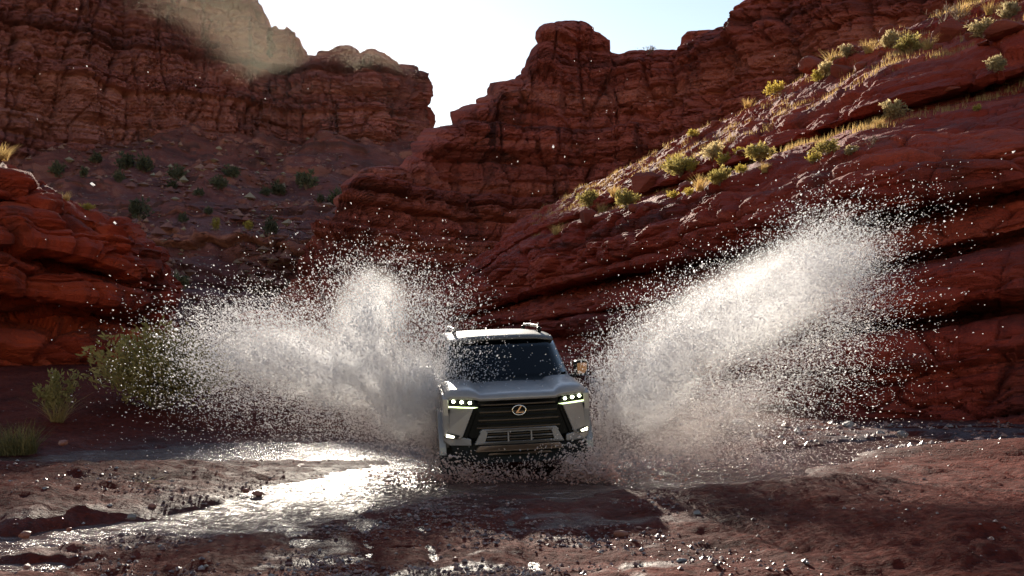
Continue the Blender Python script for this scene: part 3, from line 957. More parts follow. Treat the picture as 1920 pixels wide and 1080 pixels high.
# big feathery bush and the clumps on the bank
rb = np.random.default_rng(77)
big = empty('tamarisk_bush')
SV, SF, LV, LF, LT = sprays(120, 1.85, 1.25, 70, 0.12, rb, 0.30, 0.04)
mesh_np('stems', SV, SF, M_twig, big)
M_bush = leaf_mat('feathery_bush_leaves', (0.20, 0.165, 0.045), (0.46, 0.34, 0.13), 0.5)
mesh_np('foliage', LV, LF, M_bush, big, attrs={'tone': LT})
big.location = (-7.05, 19.8, ground_at(-7.05, 19.8) - 0.05)
big.scale = (1.12, 0.9, 1.0)
tag(big, 'large feathery olive bush standing on the bank beside the spray', 'bush')
for (x, y, s, rz, lb) in ((-7.95, 17.4, 0.92, 0.3, 'leafy stalks with long dry blades left of the large bush'), (-9.35, 17.0, 0.75, 2.0, 'leaning leafy stalks at the left edge of the picture')):
    e = empty('reedy_shrub', (x, y, ground_at(x, y) - 0.03), (0, 0, rz))
    V, Fc, T = blades(120, 0.75, 0.5, 0.75, 0.016, rb, 0.12)
    mesh_np('blades', V, Fc, M_gold, e, attrs={'tone': T})
    SV, SF, LV, LF, LT = sprays(9, 1.15, 0.62, 95, 0.10, rb, 0.72, 0.0)
    mesh_np('stems', SV, SF, M_twig, e)
    mesh_np('foliage', LV, LF, M_bush, e, attrs={'tone': LT})
    e.scale = (s, s, s)
    tag(e, lb, 'shrub')
V, Fc, T = blades(420, 0.55, 0.3, 0.7, 0.012, rb, 0.32)
M_reed = leaf_mat('dull_green_blades', (0.10, 0.085, 0.03), (0.30, 0.21, 0.08), 0.4)
tg = mesh_np('grass_clump', V, Fc, M_reed, attrs={'tone': T})
tg.location = (-7.45, 14.9, ground_at(-7.45, 14.9) - 0.02)
tag(tg, 'dull green grass clump at the left edge by the water', 'grass clump')


# boulders and stones
def stone_mesh(seed, flat=0.75, sub=3):
    r = np.random.default_rng(seed)
    bm = bmesh.new()
    bmesh.ops.create_icosphere(bm, subdivisions=sub, radius=1.0)
    P = np.array([v.co[:] for v in bm.verts])
    for _ in range(13):
        n = r.normal(size=3); n /= np.linalg.norm(n)
        d = P @ n; lim = r.uniform(0.45, 0.82)
        P = P - np.clip(d - lim, 0, None)[:, None] * n * 0.93
    P *= (1 + 0.07 * fbm(P[:, 0] * 1.6 + seed, P[:, 1] * 1.6, P[:, 2] * 1.6, 4, seed))[:, None]
    P *= np.array([1.0, r.uniform(0.7, 0.95), flat])
    for v, c in zip(bm.verts, P): v.co = c
    me = bpy.data.meshes.new('stone')
    bm.to_mesh(me); bm.free()
    a = me.attributes.new('layer', 'FLOAT', 'POINT')
    a.data.foreach_set('value', np.full(len(me.vertices), 0.5, np.float32))
    me.polygons.foreach_set('use_smooth', np.zeros(len(me.polygons), bool))
    return me


BM = [stone_mesh(900 + i, f) for i, f in enumerate((0.8, 0.6, 0.95, 0.45))]
for b in BM: b.materials.append(M_boulder)
BO = [(1212, 346, 30, 2, 0.3, 'big rounded red boulder on the lower sunlit slope'), (1103, 404, 19, 2, 1.2, 'lowest red boulder at the left end of the slope'),
      (1185, 392, 15, 1, 0.5, 'flat red rock under the round green shrub'), (1207, 390, 8, 0, 2.5, 'small orange stone below the big slope boulder'),
      (1284, 346, 17, 3, 0.9, 'dark slab of rock beside the dark green slope shrub'), (1392, 290, 20, 3, 2.2, 'broken red slab right of the small round yellow shrub'),
      (1334, 222, 9, 2, 0.1, 'small pale stone perched on the orange overhang'), (1516, 126, 30, 1, 0.8, 'tilted red slab on the crest'),
      (1556, 112, 13, 0, 1.6, 'small boulder right of the tilted crest slab'), (1578, 132, 21, 0, 2.9, 'red boulder on the grass below the tilted slab'),
      (1612, 124, 17, 1, 0.4, 'low wedge of rock right of the slope boulders'), (1594, 98, 20, 1, 1.9, 'flat boulder behind the straw coloured bush'),
      (1664, 66, 22, 2, 2.0, 'dark boulder against the cliff on the crest'), (1784, 66, 40, 0, 0.7, 'large blocky boulder beside the leafless shrub'),
      (1828, 50, 20, 2, 1.1, 'round boulder right behind the large blocky one'), (1822, 66, 15, 0, 2.4, 'pale faced boulder right of the large blocky one'),
      (1884, 62, 44, 3, 0.2, 'long flat boulder near the right edge of the slope'), (1756, 88, 13, 1, 0.6, 'small red rock left of the large blocky boulder'),
      (1842, 82, 13, 3, 1.4, 'small flat rock under the grey sage bush'), (1650, 100, 10, 1, 0.9, 'small red rock on the bright grass left of the straw bush'),
      (1780, 170, 16, 3, 0.0, 'thin dark slab lying on the upper right ledge')]
for (px, py, rp, v, rz, lb) in BO:
    p = pick(PC, px, py)
    o = bpy.data.objects.new('boulder', BM[v]); C.objects.link(o)
    s = rp * p.y / F
    o.scale = (s * 1.15, s, s); o.rotation_euler = (random.uniform(-.2, .2), random.uniform(-.35, .1), rz)
    o.location = p + Vector((0, 0, s * 0.25))
    tag(o, lb, 'boulder', 'boulders on the rock slope')

M_stone_red = rock_mat('stone_red', (0.14, 0.05, 0.035), (0.24, 0.085, 0.055), (0.34, 0.15, 0.10), 0.12, 0.2, 0.4, 0.5)
M_stone_grey = rock_mat('stone_grey', (0.13, 0.105, 0.10), (0.22, 0.19, 0.18), (0.34, 0.30, 0.28), 0.12, 0.1, 0.4, 0.55)
SM = {}
for nm, mt in (('red', M_stone_red), ('grey', M_stone_grey)):
    for i in range(3):
        me = stone_mesh(950 + i + (10 if nm == 'grey' else 0), (0.7, 0.5, 0.6)[i], 2); me.materials.append(mt); SM[(nm, i)] = me
ST = [(247, 972, 11, 'grey', 'pale grey stone by the near stream bank'), (199, 966, 9, 'red', 'red stone left of the pale stream bank stone'),
      (205, 950, 8, 'grey', 'small grey stone above the pale stream bank stone'), (286, 950, 9, 'red', 'rusty red stone right above the pale bank stone'),
      (176, 962, 7, 'red', 'dark small stone among the bank stones'), (48, 1006, 15, 'red', 'flat reddish stone at the stream edge, far left'),
      (130, 994, 8, 'red', 'orange stone at the stream edge'), (484, 930, 14, 'red', 'brown stone at the point of the mud bar'),
      (462, 922, 9, 'red', 'smaller stone beside the brown one on the mud bar'), (92, 772, 22, 'grey', 'white grey rock on the bank between the grasses'),
      (118, 778, 11, 'grey', 'small white rock right of the bank rock'), (145, 760, 14, 'grey', 'pale stone at the foot of the leafy stalks'),
      (118, 832, 10, 'red', 'orange stone in front of the grass clump'), (85, 918, 8, 'grey', 'grey stone left of the mud bar rocks'),
      (148, 912, 8, 'red', 'red stone on the mud bar left of the twig'), (100, 920, 7, 'grey', 'dark grey stone of the mud bar pair'),
      (582, 976, 7, 'red', 'orange pebble on the near water edge'), (300, 1026, 7, 'grey', 'dark pebble below the stream bend'),
      (50, 1064, 9, 'red', 'dark stone standing in the brown puddle'), (995, 1066, 9, 'grey', 'grey stone in the foreground mud at the bottom'),
      (852, 1050, 8, 'red', 'reddish stone in the foreground gravel'), (1308, 965, 10, 'grey', 'pale flat stone on the mud right of the car'),
      (1278, 1054, 12, 'grey', 'long flat pebble at the bottom right of centre'), (1652, 1048, 12, 'red', 'small red stone on the smooth mound'),
      (1165, 1005, 16, 'red', 'low mud crusted rock in the right foreground'), (1385, 796, 16, 'grey', 'grey cobble at the far edge of the wash'),
      (1588, 800, 15, 'grey', 'grey cobble under the end of the right spray'), (1495, 812, 13, 'grey', 'pale cobble left of the cobble bar'),
      (1565, 824, 16, 'red', 'flat orange stone in front of the cobbles'), (1694, 818, 14, 'grey', 'pale cobble on the right gravel bar'),
      (1725, 812, 13, 'grey', 'dark cobble on the right gravel bar'), (1800, 834, 14, 'red', 'red stone on the sunlit patch edge'),
      (1908, 862, 15, 'red', 'red stone at the right edge near the sunlit patch'), (1650, 816, 11, 'grey', 'small pale cobble left of the gravel bar')]
for i, (px, py, rp, cl, lb) in enumerate(ST):
    Y = 1.7 * F / (py - HZ)
    for _ in range(8):
        gz = ground_at((px - 960) * Y / F, Y); Y = (CAMZ - gz) * F / (py - HZ)
    x = (px - 960) * Y / F
    o = bpy.data.objects.new('stone', SM[(cl, i % 3)]); C.objects.link(o)
    s = rp * Y / F
    o.scale = (s, s, s); o.rotation_euler = (0, 0, i * 1.3)
    o.location = (x, Y, gz + 0.25 * s)
    tag(o, lb, 'stone', 'stones lying in the wash')

# twig on the mud bar
tw = empty('fallen_twig', (-4.15, 11.35, ground_at(-4.15, 11.35) + 0.03), (0, 0, 0.5))
V, Fc, T = blades(7, 0.75, 0.02, 1.45, 0.016, rb, 0.03)
mesh_np('stalks', V, Fc, M_gold, tw, attrs={'tone': T})
tw.scale = (1.0, 1.0, 0.10)
tag(tw, 'dry forked twig lying on the mud bar', 'twig')

# rubble of the scree
nr = 14000
ri = rng.integers(20, PT.shape[0] - 8, nr); rj = rng.integers(5, PT.shape[1] - 5, nr)
rp = PT[ri, rj]
kk = rng.random(nr) < np.clip(0.25 + 1.4 * fbm(rp[:, 0] / 22, rp[:, 1] / 22, 0, 3, 81), 0.04, 1)
rp = rp[kk]; nr = len(rp)
bs = np.array([(1, 0, 0), (0.3, 0.9, 0.1), (-0.8, 0.5, 0), (-0.9, -0.5, 0.1), (0.2, -1, 0), (0.1, 0.1, 0.75), (0, 0, -0.5)])
tr_ = np.array([(0, 1, 5), (1, 2, 5), (2, 3, 5), (3, 4, 5), (4, 0, 5), (1, 0, 6), (2, 1, 6), (3, 2, 6), (4, 3, 6), (0, 4, 6)])
zs = 0.25 + 1.1 * rng.random(nr) ** 4
RV = rp[:, None, :] + bs[None] * rng.uniform(0.45, 1.5, (nr, 7, 3)) * zs[:, None, None] + np.array([0, 0, 0.1])
rub_m, rnt, rbs = new_mat('rubble_stones')
ra = rnt.nodes.new('ShaderNodeAttribute'); ra.attribute_name = 'tone'
rnt.links.new(ramp(rnt, ra.outputs['Fac'], [(0.0, (0.10, 0.035, 0.03)), (0.5, (0.21, 0.08, 0.06)), (0.85, (0.24, 0.12, 0.085)), (1.0, (0.28, 0.22, 0.14))]), rbs.inputs['Base Color'])
rbs.inputs['Roughness'].default_value = 0.9
rub = mesh_np('rubble', RV, (tr_[None] + (np.arange(nr) * 7)[:, None, None]).reshape(-1, 3), rub_m, smooth=False, attrs={'tone': np.repeat(rng.random(nr), 7)})
tag(rub, 'pale and red rubble strewn over the scree slope', 'rubble', kind='stuff')

# gravel: too small and too many to count
ng = 11000
gpx = rng.uniform(-60, 1980, ng)
gpy = HZ + 150 + 300 * rng.random(ng) ** 0.8
nf = 16000
gpx = np.concatenate([gpx, rng.normal(760, 330, nf)]); gpy = np.concatenate([gpy, HZ + 270 + 190 * rng.random(nf)]); ng += nf
gY = 1.7 * F / (gpy - HZ); gX = (gpx - 960) * gY / F
dens = np.clip(0.35 + 1.3 * fbm(gX * 0.8, gY * 0.8, 0, 3, 71), 0.03, 1) * np.where((gX > 1.6) & (gY < 14), 0.25, 1)
k = rng.random(ng) < dens
gX, gY = gX[k], gY[k]
gZ = ground_z(gX, gY)
k = gZ > WL - 0.02
gX, gY, gZ = gX[k], gY[k], gZ[k]
nc = 1500
cX = rng.uniform(4.0, 12.5, nc); cY = rng.uniform(14.6, 20.5, nc)
kc = (fbm(cX * 0.7, cY * 1.1, 0, 3, 91) > -0.15) & (cY > 15.2 - 0.12 * (cX - 4))
cX, cY = cX[kc], cY[kc]; nc = len(cX)
gX = np.concatenate([gX, cX]); gY = np.concatenate([gY, cY]); gZ = np.concatenate([gZ, ground_z(cX, cY)])
ng = len(gX)
base = np.array([(1, 0, 0), (0.3, 0.9, 0.1), (-0.8, 0.5, 0), (-0.9, -0.5, 0.1), (0.2, -1, 0), (0.1, 0.1, 0.75), (0, 0, -0.5)])
tri = np.array([(0, 1, 5), (1, 2, 5), (2, 3, 5), (3, 4, 5), (4, 0, 5), (1, 0, 6), (2, 1, 6), (3, 2, 6), (4, 3, 6), (0, 4, 6)])
sz = 0.006 + 0.020 * rng.random(ng) ** 4
sz[-nc:] = 0.02 + 0.055 * rng.random(nc) ** 3
an = rng.uniform(0, 6.28, ng)
ca, sa = np.cos(an), np.sin(an)
bj = base[None] * rng.uniform(0.7, 1.3, (ng, 7, 1)) * sz[:, None, None]
GV = np.stack([gX[:, None] + bj[..., 0] * ca[:, None] - bj[..., 1] * sa[:, None], gY[:, None] + bj[..., 0] * sa[:, None] + bj[..., 1] * ca[:, None],
               gZ[:, None] + bj[..., 2] + sz[:, None] * 0.25], 2)
GF = (tri[None] + (np.arange(ng) * 7)[:, None, None]).reshape(-1, 3)
tn_ = rng.random(ng); tn_[-nc:] = 0.35 + 0.6 * tn_[-nc:]
tone = np.repeat(tn_, 7)


def gravel_mat():
    m, nt, b = new_mat('gravel_stones')
    a = nt.nodes.new('ShaderNodeAttribute'); a.attribute_name = 'tone'
    c = ramp(nt, a.outputs['Fac'], [(0.0, (0.07, 0.03, 0.024)), (0.5, (0.17, 0.065, 0.045)), (0.8, (0.24, 0.12, 0.09)), (0.95, (0.20, 0.15, 0.13)), (1.0, (0.30, 0.26, 0.24))])
    nt.links.new(c, b.inputs['Base Color'])
    b.inputs['Roughness'].default_value = 0.35
    return m


gravel = mesh_np('gravel', GV, GF, gravel_mat(), smooth=False, attrs={'tone': tone})
tag(gravel, 'small wet red and grey gravel strewn over the mud', 'gravel', kind='stuff')

# dry grass cover of the bright slope
ppx, ppy = project(PC)
rowid = np.arange(PC.shape[0])[:, None] + 0 * ppx
segs = np.cumsum([0, 60, 14, 14, 26, 20, 14, 30, 22, 18, 44, 44, 40, 10, 26, 26, 26, 10])
okm = ((rowid > segs[14] + 4) & (rowid < segs[16] + 6)) | ((rowid > segs[11] + 12) & (rowid < segs[12]))
okm &= (ppx > 1000) & (ppx < 1960) & (ppy > -30)
cand = np.argwhere(okm)
dn = fbm(PC[..., 0] / 1.4, PC[..., 1] / 1.4, PC[..., 2], 3, 601)
cand = cand[rng.random(len(cand)) < np.clip(-0.05 + 1.6 * dn[cand[:, 0], cand[:, 1]], 0.0, 1) * 0.6]
pos = PC[cand[:, 0], cand[:, 1]]
reps = 4
pos = np.repeat(pos, reps, 0) + rng.normal(0, 0.09, (len(pos) * reps, 3)) * np.array([1, 1, 0.15])
nb = len(pos)
hh = rng.uniform(0.08, 0.24, nb); a = rng.uniform(0, 6.28, nb); ln = rng.uniform(0, 0.6, nb) * hh
w = 0.008
dirx, diry = np.cos(a), np.sin(a)
BV = np.stack([pos + np.stack([-diry * w, dirx * w, 0 * a], 1), pos + np.stack([diry * w, -dirx * w, 0 * a], 1),
               pos + np.stack([dirx * ln, diry * ln, hh], 1)], 1)
grass = mesh_np('dry_grass', BV, np.arange(nb * 3).reshape(-1, 3), M_gold, attrs={'tone': np.repeat(rng.random(nb), 3)})
tag(grass, 'dry golden grass covering the sunlit slope', 'grass', kind='stuff')

# ------------------------------------------------------------------ car
def paint_mat():
    m, nt, b = new_mat('grey_car_paint')
    tc = nt.nodes.new('ShaderNodeTexCoord').outputs['Object']
    n = noise(nt, tc, 5.0, 8, 0.7)
    c = ramp(nt, n, [(0.35, (0.205, 0.188, 0.186)), (0.6, (0.235, 0.214, 0.210)), (0.78, (0.22, 0.155, 0.13))])
    nt.links.new(c, b.inputs['Base Color'])
    b.inputs['Metallic'].default_value = 0.15
    r_ = ramp(nt, n, [(0.35, (0.28,) * 3), (0.75, (0.55,) * 3)])
    nt.links.new(r_, b.inputs['Roughness'])
    b.inputs['Coat Weight'].default_value = 0.3
    b.inputs['Coat Roughness'].default_value = 0.12
    return m


def glass_mat():
    m, nt, b = new_mat('tinted_glass')
    nt.nodes.remove(b)
    tr = nt.nodes.new('ShaderNodeBsdfTransparent'); tr.inputs[0].default_value = (0.16, 0.18, 0.19, 1)
    gl = nt.nodes.new('ShaderNodeBsdfGlossy'); gl.inputs['Roughness'].default_value = 0.03
    fr = nt.nodes.new('ShaderNodeFresnel'); fr.inputs['IOR'].default_value = 1.45
    mx = nt.nodes.new('ShaderNodeMixShader')
    nt.links.new(fr.outputs[0], mx.inputs[0]); nt.links.new(tr.outputs[0], mx.inputs[1]); nt.links.new(gl.outputs[0], mx.inputs[2])
    nt.links.new(mx.outputs[0], nt.nodes['Material Output'].inputs[0])
    return m


M_paint = paint_mat()
M_glass = glass_mat()
M_black = simple('black_plastic', (0.007, 0.007, 0.007), 0.65, spec=0.2)
M_gloss = simple('gloss_black', (0.004, 0.004, 0.004), 0.45, spec=0.12)
M_rub = simple('tyre_rubber', (0.018, 0.016, 0.015), 0.8, var=0.4)
M_chr = simple('bright_chrome', (0.78, 0.74, 0.68), 0.15, 1.0)
M_slat = simple('dark_bronze_slat', (0.05, 0.034, 0.024), 0.42, 0.5)
M_skid = simple('muddy_skid_plate', (0.22, 0.155, 0.12), 0.45, 0.6, var=0.25)
M_rim = simple('dark_rim', (0.10, 0.10, 0.10), 0.35, 0.8)
M_drl = simple('daylight_strip', (0.8, 0.9, 0.6), 0.3, emit=(0.80, 1.0, 0.45), es=1.0)
M_led = simple('headlamp_led', (0.9, 1.0, 0.8), 0.3, emit=(0.88, 1.0, 0.62), es=7.0)
M_fog = simple('fog_lamp_lens', (0.9, 0.9, 0.8), 0.3, emit=(1.0, 0.95, 0.70), es=2.5)
M_mirr = simple('mirror_glass', (0.75, 0.60, 0.45), 0.12, 1.0)
M_tail = simple('tail_lamp_red', (0.30, 0.01, 0.01), 0.25)
M_roof = simple('dark_roof_paint', (0.075, 0.07, 0.066), 0.55, var=0.2)
M_seat = simple('dark_leather', (0.03, 0.026, 0.024), 0.6)
M_amber = simple('amber_lens', (0.55, 0.18, 0.02), 0.3)


def bm_obj(name, bm, mat, parent, bevel=0.0, smooth=False, segs=2):
    me = bpy.data.meshes.new(name)
    bmesh.ops.recalc_face_normals(bm, faces=bm.faces)
    bm.to_mesh(me); bm.free()
    me.materials.append(mat)
    if smooth: me.polygons.foreach_set('use_smooth', np.ones(len(me.polygons), bool))
    o = bpy.data.objects.new(name, me); C.objects.link(o)
    if parent: o.parent = parent
    if bevel:
        b = o.modifiers.new('bevel', 'BEVEL'); b.width = bevel; b.segments = segs; b.limit_method = 'ANGLE'; b.angle_limit = R(30)
    return o


def yf(x): return 0.04 + 0.30 * (abs(x) / 0.95) ** 3


def prism(bm, front, back):
    f = [bm.verts.new(p) for p in front]; b = [bm.verts.new(p) for p in back]
    bm.faces.new(f); bm.faces.new(b[::-1])
    n = len(f)
    for i in range(n):
        bm.faces.new((f[i], f[(i + 1) % n], b[(i + 1) % n], b[i]))


def plate(name, pts, y0, thick, mat, parent, bevel=0.008, sgn=1, dense=True):
    """a piece of the front, outline in x and z, following the curve of the nose"""
    P = []
    n = len(pts)
    for i in range(n):
        a, b = pts[i], pts[(i + 1) % n]
        k = max(1, int(abs(a[0] - b[0]) / 0.14)) if dense else 1
        for j in range(k):
            t = j / k
            P.append((a[0] * (1 - t) + b[0] * t, a[1] * (1 - t) + b[1] * t))
    bm = bmesh.new()
    prism(bm, [(sgn * x, yf(x) + y0, z) for x, z in P], [(sgn * x, yf(x) + y0 + thick, z) for x, z in P])
    bmesh.ops.triangulate(bm, faces=[f for f in bm.faces if len(f.verts) > 4])
    return bm_obj(name, bm, mat, parent, bevel)


def side_plate(name, pts, x0, x1, mat, parent, bevel=0.012):
    bm = bmesh.new()
    prism(bm, [(x1, y, z) for y, z in pts], [(x0, y, z) for y, z in pts])
    bmesh.ops.triangulate(bm, faces=[f for f in bm.faces if len(f.verts) > 4])
    return bm_obj(name, bm, mat, parent, bevel)


def loft(name, rows, mat, parent, smooth=True, thick=0.0, sub=0):
    nv, nu = len(rows), len(rows[0])
    o = mesh_np(name, np.array(rows, float).reshape(-1, 3), grid_faces(nv, nu), mat, parent, smooth)
    if thick:
        m = o.modifiers.new('solid', 'SOLIDIFY'); m.thickness = thick; m.offset = 0
    if sub:
        m = o.modifiers.new('sub', 'SUBSURF'); m.levels = sub; m.render_levels = sub
    return o


def box(name, c, s, mat, parent, bevel=0.01, rot=None):
    bm = bmesh.new()
    bmesh.ops.create_cube(bm, size=1.0)
    for v in bm.verts: v.co = Vector((v.co.x * s[0], v.co.y * s[1], v.co.z * s[2]))
    if rot: bmesh.ops.rotate(bm, verts=bm.verts, matrix=Euler(rot).to_matrix())
    for v in bm.verts: v.co += Vector(c)
    return bm_obj(name, bm, mat, parent, bevel)


def tube(name, pts, rad, mat, parent, n=8):
    V, Fc = [], []
    P = [Vector(p) for p in pts]
    for i, p in enumerate(P):
        d = (P[min(i + 1, len(P) - 1)] - P[max(i - 1, 0)]).normalized()
        a = d.cross(Vector((0, 0, 1)) if abs(d.z) < 0.9 else Vector((1, 0, 0))).normalized(); b = d.cross(a)
        for j in range(n):
            t = 2 * math.pi * j / n
            V.append(p + rad * (math.cos(t) * a + math.sin(t) * b))
    for i in range(len(P) - 1):
        for j in range(n): Fc.append((i * n + j, i * n + (j + 1) % n, (i + 1) * n + (j + 1) % n, (i + 1) * n + j))
    return mesh_np(name, [v[:] for v in V], Fc, mat, parent)


def lathe_x(name, prof, cx, cy, cz, mat, parent, n=36):
    """prof: (x offset, radius) turned about an axle along x"""
    V = []
    for xo, r in prof:
        for j in range(n):
            t = 2 * math.pi * j / n
            V.append((cx + xo, cy + r * math.cos(t), cz + r * math.sin(t)))
    Fc = [(i * n + j, i * n + (j + 1) % n, (i + 1) * n + (j + 1) % n, (i + 1) * n + j) for i in range(len(prof) - 1) for j in range(n)]
    return mesh_np(name, V, Fc, mat, parent)


def arch(cy, r, a0, a1, cz=0.41, n=14):
    return [(cy + r * math.cos(R(a)), cz + r * math.sin(R(a))) for a in np.linspace(a0, a1, n)]


def make_car(lamp=True):
    car = empty('off_road_car')
    # hood with two raised shoulders and a sunken middle
    xs = [-.90, -.88, -.82, -.72, -.60, -.53, -.47, -.3, -.15, 0, .15, .3, .47, .53, .60, .72, .82, .88, .90]
    def shoulder(x):
        a = abs(x)
        return -0.06 * max(0, (a - .80) / .10) ** 2 + 0.062 * float(sstep(.47, .56, a)) - 0.0 * a + 0.012 * (1 - (a / .45) ** 2 if a < .45 else 0)
    rows = []
    for t, dz, k in ((0.0, -.070, 0.35), (0.012, -.03, 0.5), (0.05, -.006, .8), (0.12, .004, 1), (0.3, .022, 1), (0.6, .046, 1), (0.9, .062, 1), (1.2, .068, 1), (1.36, .066, .8)):
        rows.append([(x, yf(x) * (1 - t / 1.5) + t + 0.03 - 0.10 * (1 - (x / .9) ** 2) * (t > 1.1), 1.195 + dz + shoulder(x) * k) for x in xs])
    hood = loft('hood', rows, M_paint, car, True, 0.02)
    for sgn in (-1, 1):
        tube('washer_nozzle', [(sgn * .35, 1.05, 1.262), (sgn * .35, 1.08, 1.275)], .012, M_black, hood, 6)
    # grille: a wide spindle with bars
    gr = plate('grille', [(-.51, 1.125), (.51, 1.125), (.525, 1.04), (.645, .70), (.60, .66), (-.60, .66), (-.645, .70), (-.525, 1.04)], .055, .05, M_gloss, car, 0.01)
    for k, z in enumerate((1.075, 1.035, .985, .935, .885, .835, .79)):
        hw = .47 if z > 1.02 else .48 + (1.02 - z) * .20
        plate('bar', [(-hw, z + .009), (hw, z + .009), (hw, z - .009), (-hw, z - .009)], .028, .03, M_slat if k % 2 == 0 else M_gloss, gr, 0.004)
    # emblem: oval ring and slanted L
    em = empty('emblem'); em.parent = car
    n = 40; V = []; Fc = []
    for i in range(n):
        t = 2 * math.pi * i / n
        for j in range(6):
            q = 2 * math.pi * j / 6
            rr = .0075 * math.cos(q)
            V.append(((.084 + rr) * math.cos(t), yf(0) - .010 + .0075 * math.sin(q), 1.0 + (.060 + rr) * math.sin(t)))
    for i in range(n):
        for j in range(6): Fc.append((i * 6 + j, i * 6 + (j + 1) % 6, ((i + 1) % n) * 6 + (j + 1) % 6, ((i + 1) % n) * 6 + j))
    mesh_np('ring', V, Fc, M_chr, em)
    Lp = [(.018, .052), (.036, .050), (-.012, -.022), (.066, -.022), (.058, -.036), (-.046, -.036), (-.040, -.026)]
    bm = bmesh.new()
    prism(bm, [(x, yf(0) - .016, 1.0 + z) for x, z in Lp], [(x, yf(0) - .002, 1.0 + z) for x, z in Lp])
    bmesh.ops.triangulate(bm, faces=[f for f in bm.faces if len(f.verts) > 4])
    bm_obj('letter', bm, M_chr, em)
    ey = empty('bumper'); ey.parent = car
    for s in (-1, 1):
        # black blade beside the grille, painted corner, headlamp, fog lamp
        plate('grille_blade', [(.505, 1.04), (.56, 1.04), (.70, .69), (.655, .655)], .035, .05, M_gloss, ey, 0.006, s)
        plate('corner', [(.555, 1.045), (.90, 1.055), (.935, .95), (.93, .72), (.90, .68), (.74, .655), (.70, .69)], .012, .09, M_paint, ey, 0.018, s)
        plate('corner_lip', [(.60, .655), (.93, .715), (.93, .62), (.86, .565), (.60, .57)], .03, .09, M_paint, ey, 0.012, s)
        plate('air_slit', [(.845, 1.03), (.885, 1.03), (.93, .86), (.90, .82)], .004, .02, M_black, ey, 0.003, s)
        hl = plate('headlight', [(.50, 1.055), (.545, 1.135), (.86, 1.155), (.905, 1.12), (.90, 1.045), (.56, 1.035)], .03, .10, M_gloss, car, 0.008, s)
        plate('light_strip', [(.505, 1.050), (.895, 1.066), (.895, 1.050), (.56, 1.038)], .012, .022, M_drl, hl, 0.002, s)
        for k, x in enumerate((.60, .70, .80)):
            bm = bmesh.new()
            bmesh.ops.create_uvsphere(bm, u_segments=12, v_segments=8, radius=.019)
            for v in bm.verts: v.co = Vector((v.co.x * 1.15, v.co.y * .6, v.co.z)) + Vector((s * x, yf(x) + .024, 1.108 + .008 * k))
            bm_obj('lamp', bm, M_led, hl, smooth=True)
        plate('fog_lamp_bezel', [(.74, .70), (.91, .735), (.925, .665), (.78, .655)], .002, .02, M_black, ey, 0.004, s)
        plate('fog_lamp', [(.80, .69), (.90, .715), (.905, .675), (.815, .668)], -.010, .02, M_fog, ey, 0.004, s)
    # middle of the bumper with its lower intake
    plate('intake_back', [(-.45, .735), (.45, .735), (.47, .615), (-.47, .615)], .045, .03, M_black, ey, 0.0)
    plate('bumper_top', [(-.46, .775), (.46, .775), (.50, .735), (-.50, .735)], -.015, .08, M_paint, ey, 0.01)
    plate('bumper_bottom', [(-.52, .618), (.52, .618), (.56, .585), (-.56, .585)], -.015, .08, M_paint, ey, 0.008)
    for s in (-1, 1):
        plate('bumper_end', [(.46, .775), (.40, .735), (.435, .618), (.56, .585), (.555, .60)], -.014, .075, M_paint, ey, 0.008, s)
    plate('bumper_bar', [(-.43, .684), (.43, .684), (.435, .668), (-.435, .668)], .0, .05, M_paint, ey, 0.003)
    for x in (-.145, .145):
        plate('bumper_post', [(x - .008, .737), (x + .008, .737), (x + .010, .617), (x - .010, .617)], -.004, .05, M_paint, ey, 0.002)
    for z in (.71, .643):
        plate('intake_slat', [(-.42, z + .006), (.42, z + .006), (.42, z - .006), (-.42, z - .006)], .015, .03, M_slat, ey, 0.002)
    plate('skid_plate', [(-.50, .572), (.50, .572), (.555, .50), (-.555, .50)], -.03, .10, M_skid, car, 0.012)
    plate('lower_valance', [(-.86, .60), (.86, .60), (.80, .40), (.45, .34), (-.45, .34), (-.80, .40)], .075, .08, M_black, car, 0.015)
    plate('tow_rail', [(-.38, .47), (.38, .47), (.40, .45), (-.40, .45)], .02, .04, M_skid, car, 0.005)
    # dark mass of chassis and engine bay
    ch = box('chassis', (0, 2.55, .72), (1.50, 4.4, .70), M_black, car, 0.03)
    # flanks
    for s in (-1, 1):
        X0, X1 = s * .86, s * .935
        fp = [(.30, .70), (.27, .95), (.28, 1.16), (.40, 1.205), (1.46, 1.225), (1.46, .52)] + arch(.95, .50, 12, 168) + [(.40, .62)]
        side_plate('front_fender', fp, X0, X1, M_paint, car)
        d1 = side_plate('door', [(1.475, .50), (1.475, 1.225), (2.545, 1.235), (2.545, .48), (1.60, .48)], X0, X1, M_paint, car)
        box('door_handle', (s * .95, 2.36, 1.08), (.03, .20, .035), M_black, d1, .008)
        d2 = side_plate('door', [(2.56, .48), (2.56, 1.235), (3.50, 1.245), (3.50, .98), (3.30, .75), (3.26, .48)], X0, X1, M_paint, car)
        box('door_handle', (s * .95, 3.34, 1.09), (.03, .20, .035), M_black, d2, .008)
        side_plate('rear_quarter', [(3.515, 1.0), (3.515, 1.245), (4.86, 1.25), (4.90, 1.0), (4.86, .62), (4.36, .58)] + arch(3.82, .50, 20, 150), X0, X1, M_paint, car)
        side_plate('sill', [(1.40, .36), (1.40, .49), (3.36, .47), (3.36, .36)], s * .80, s * .95, M_black, car)
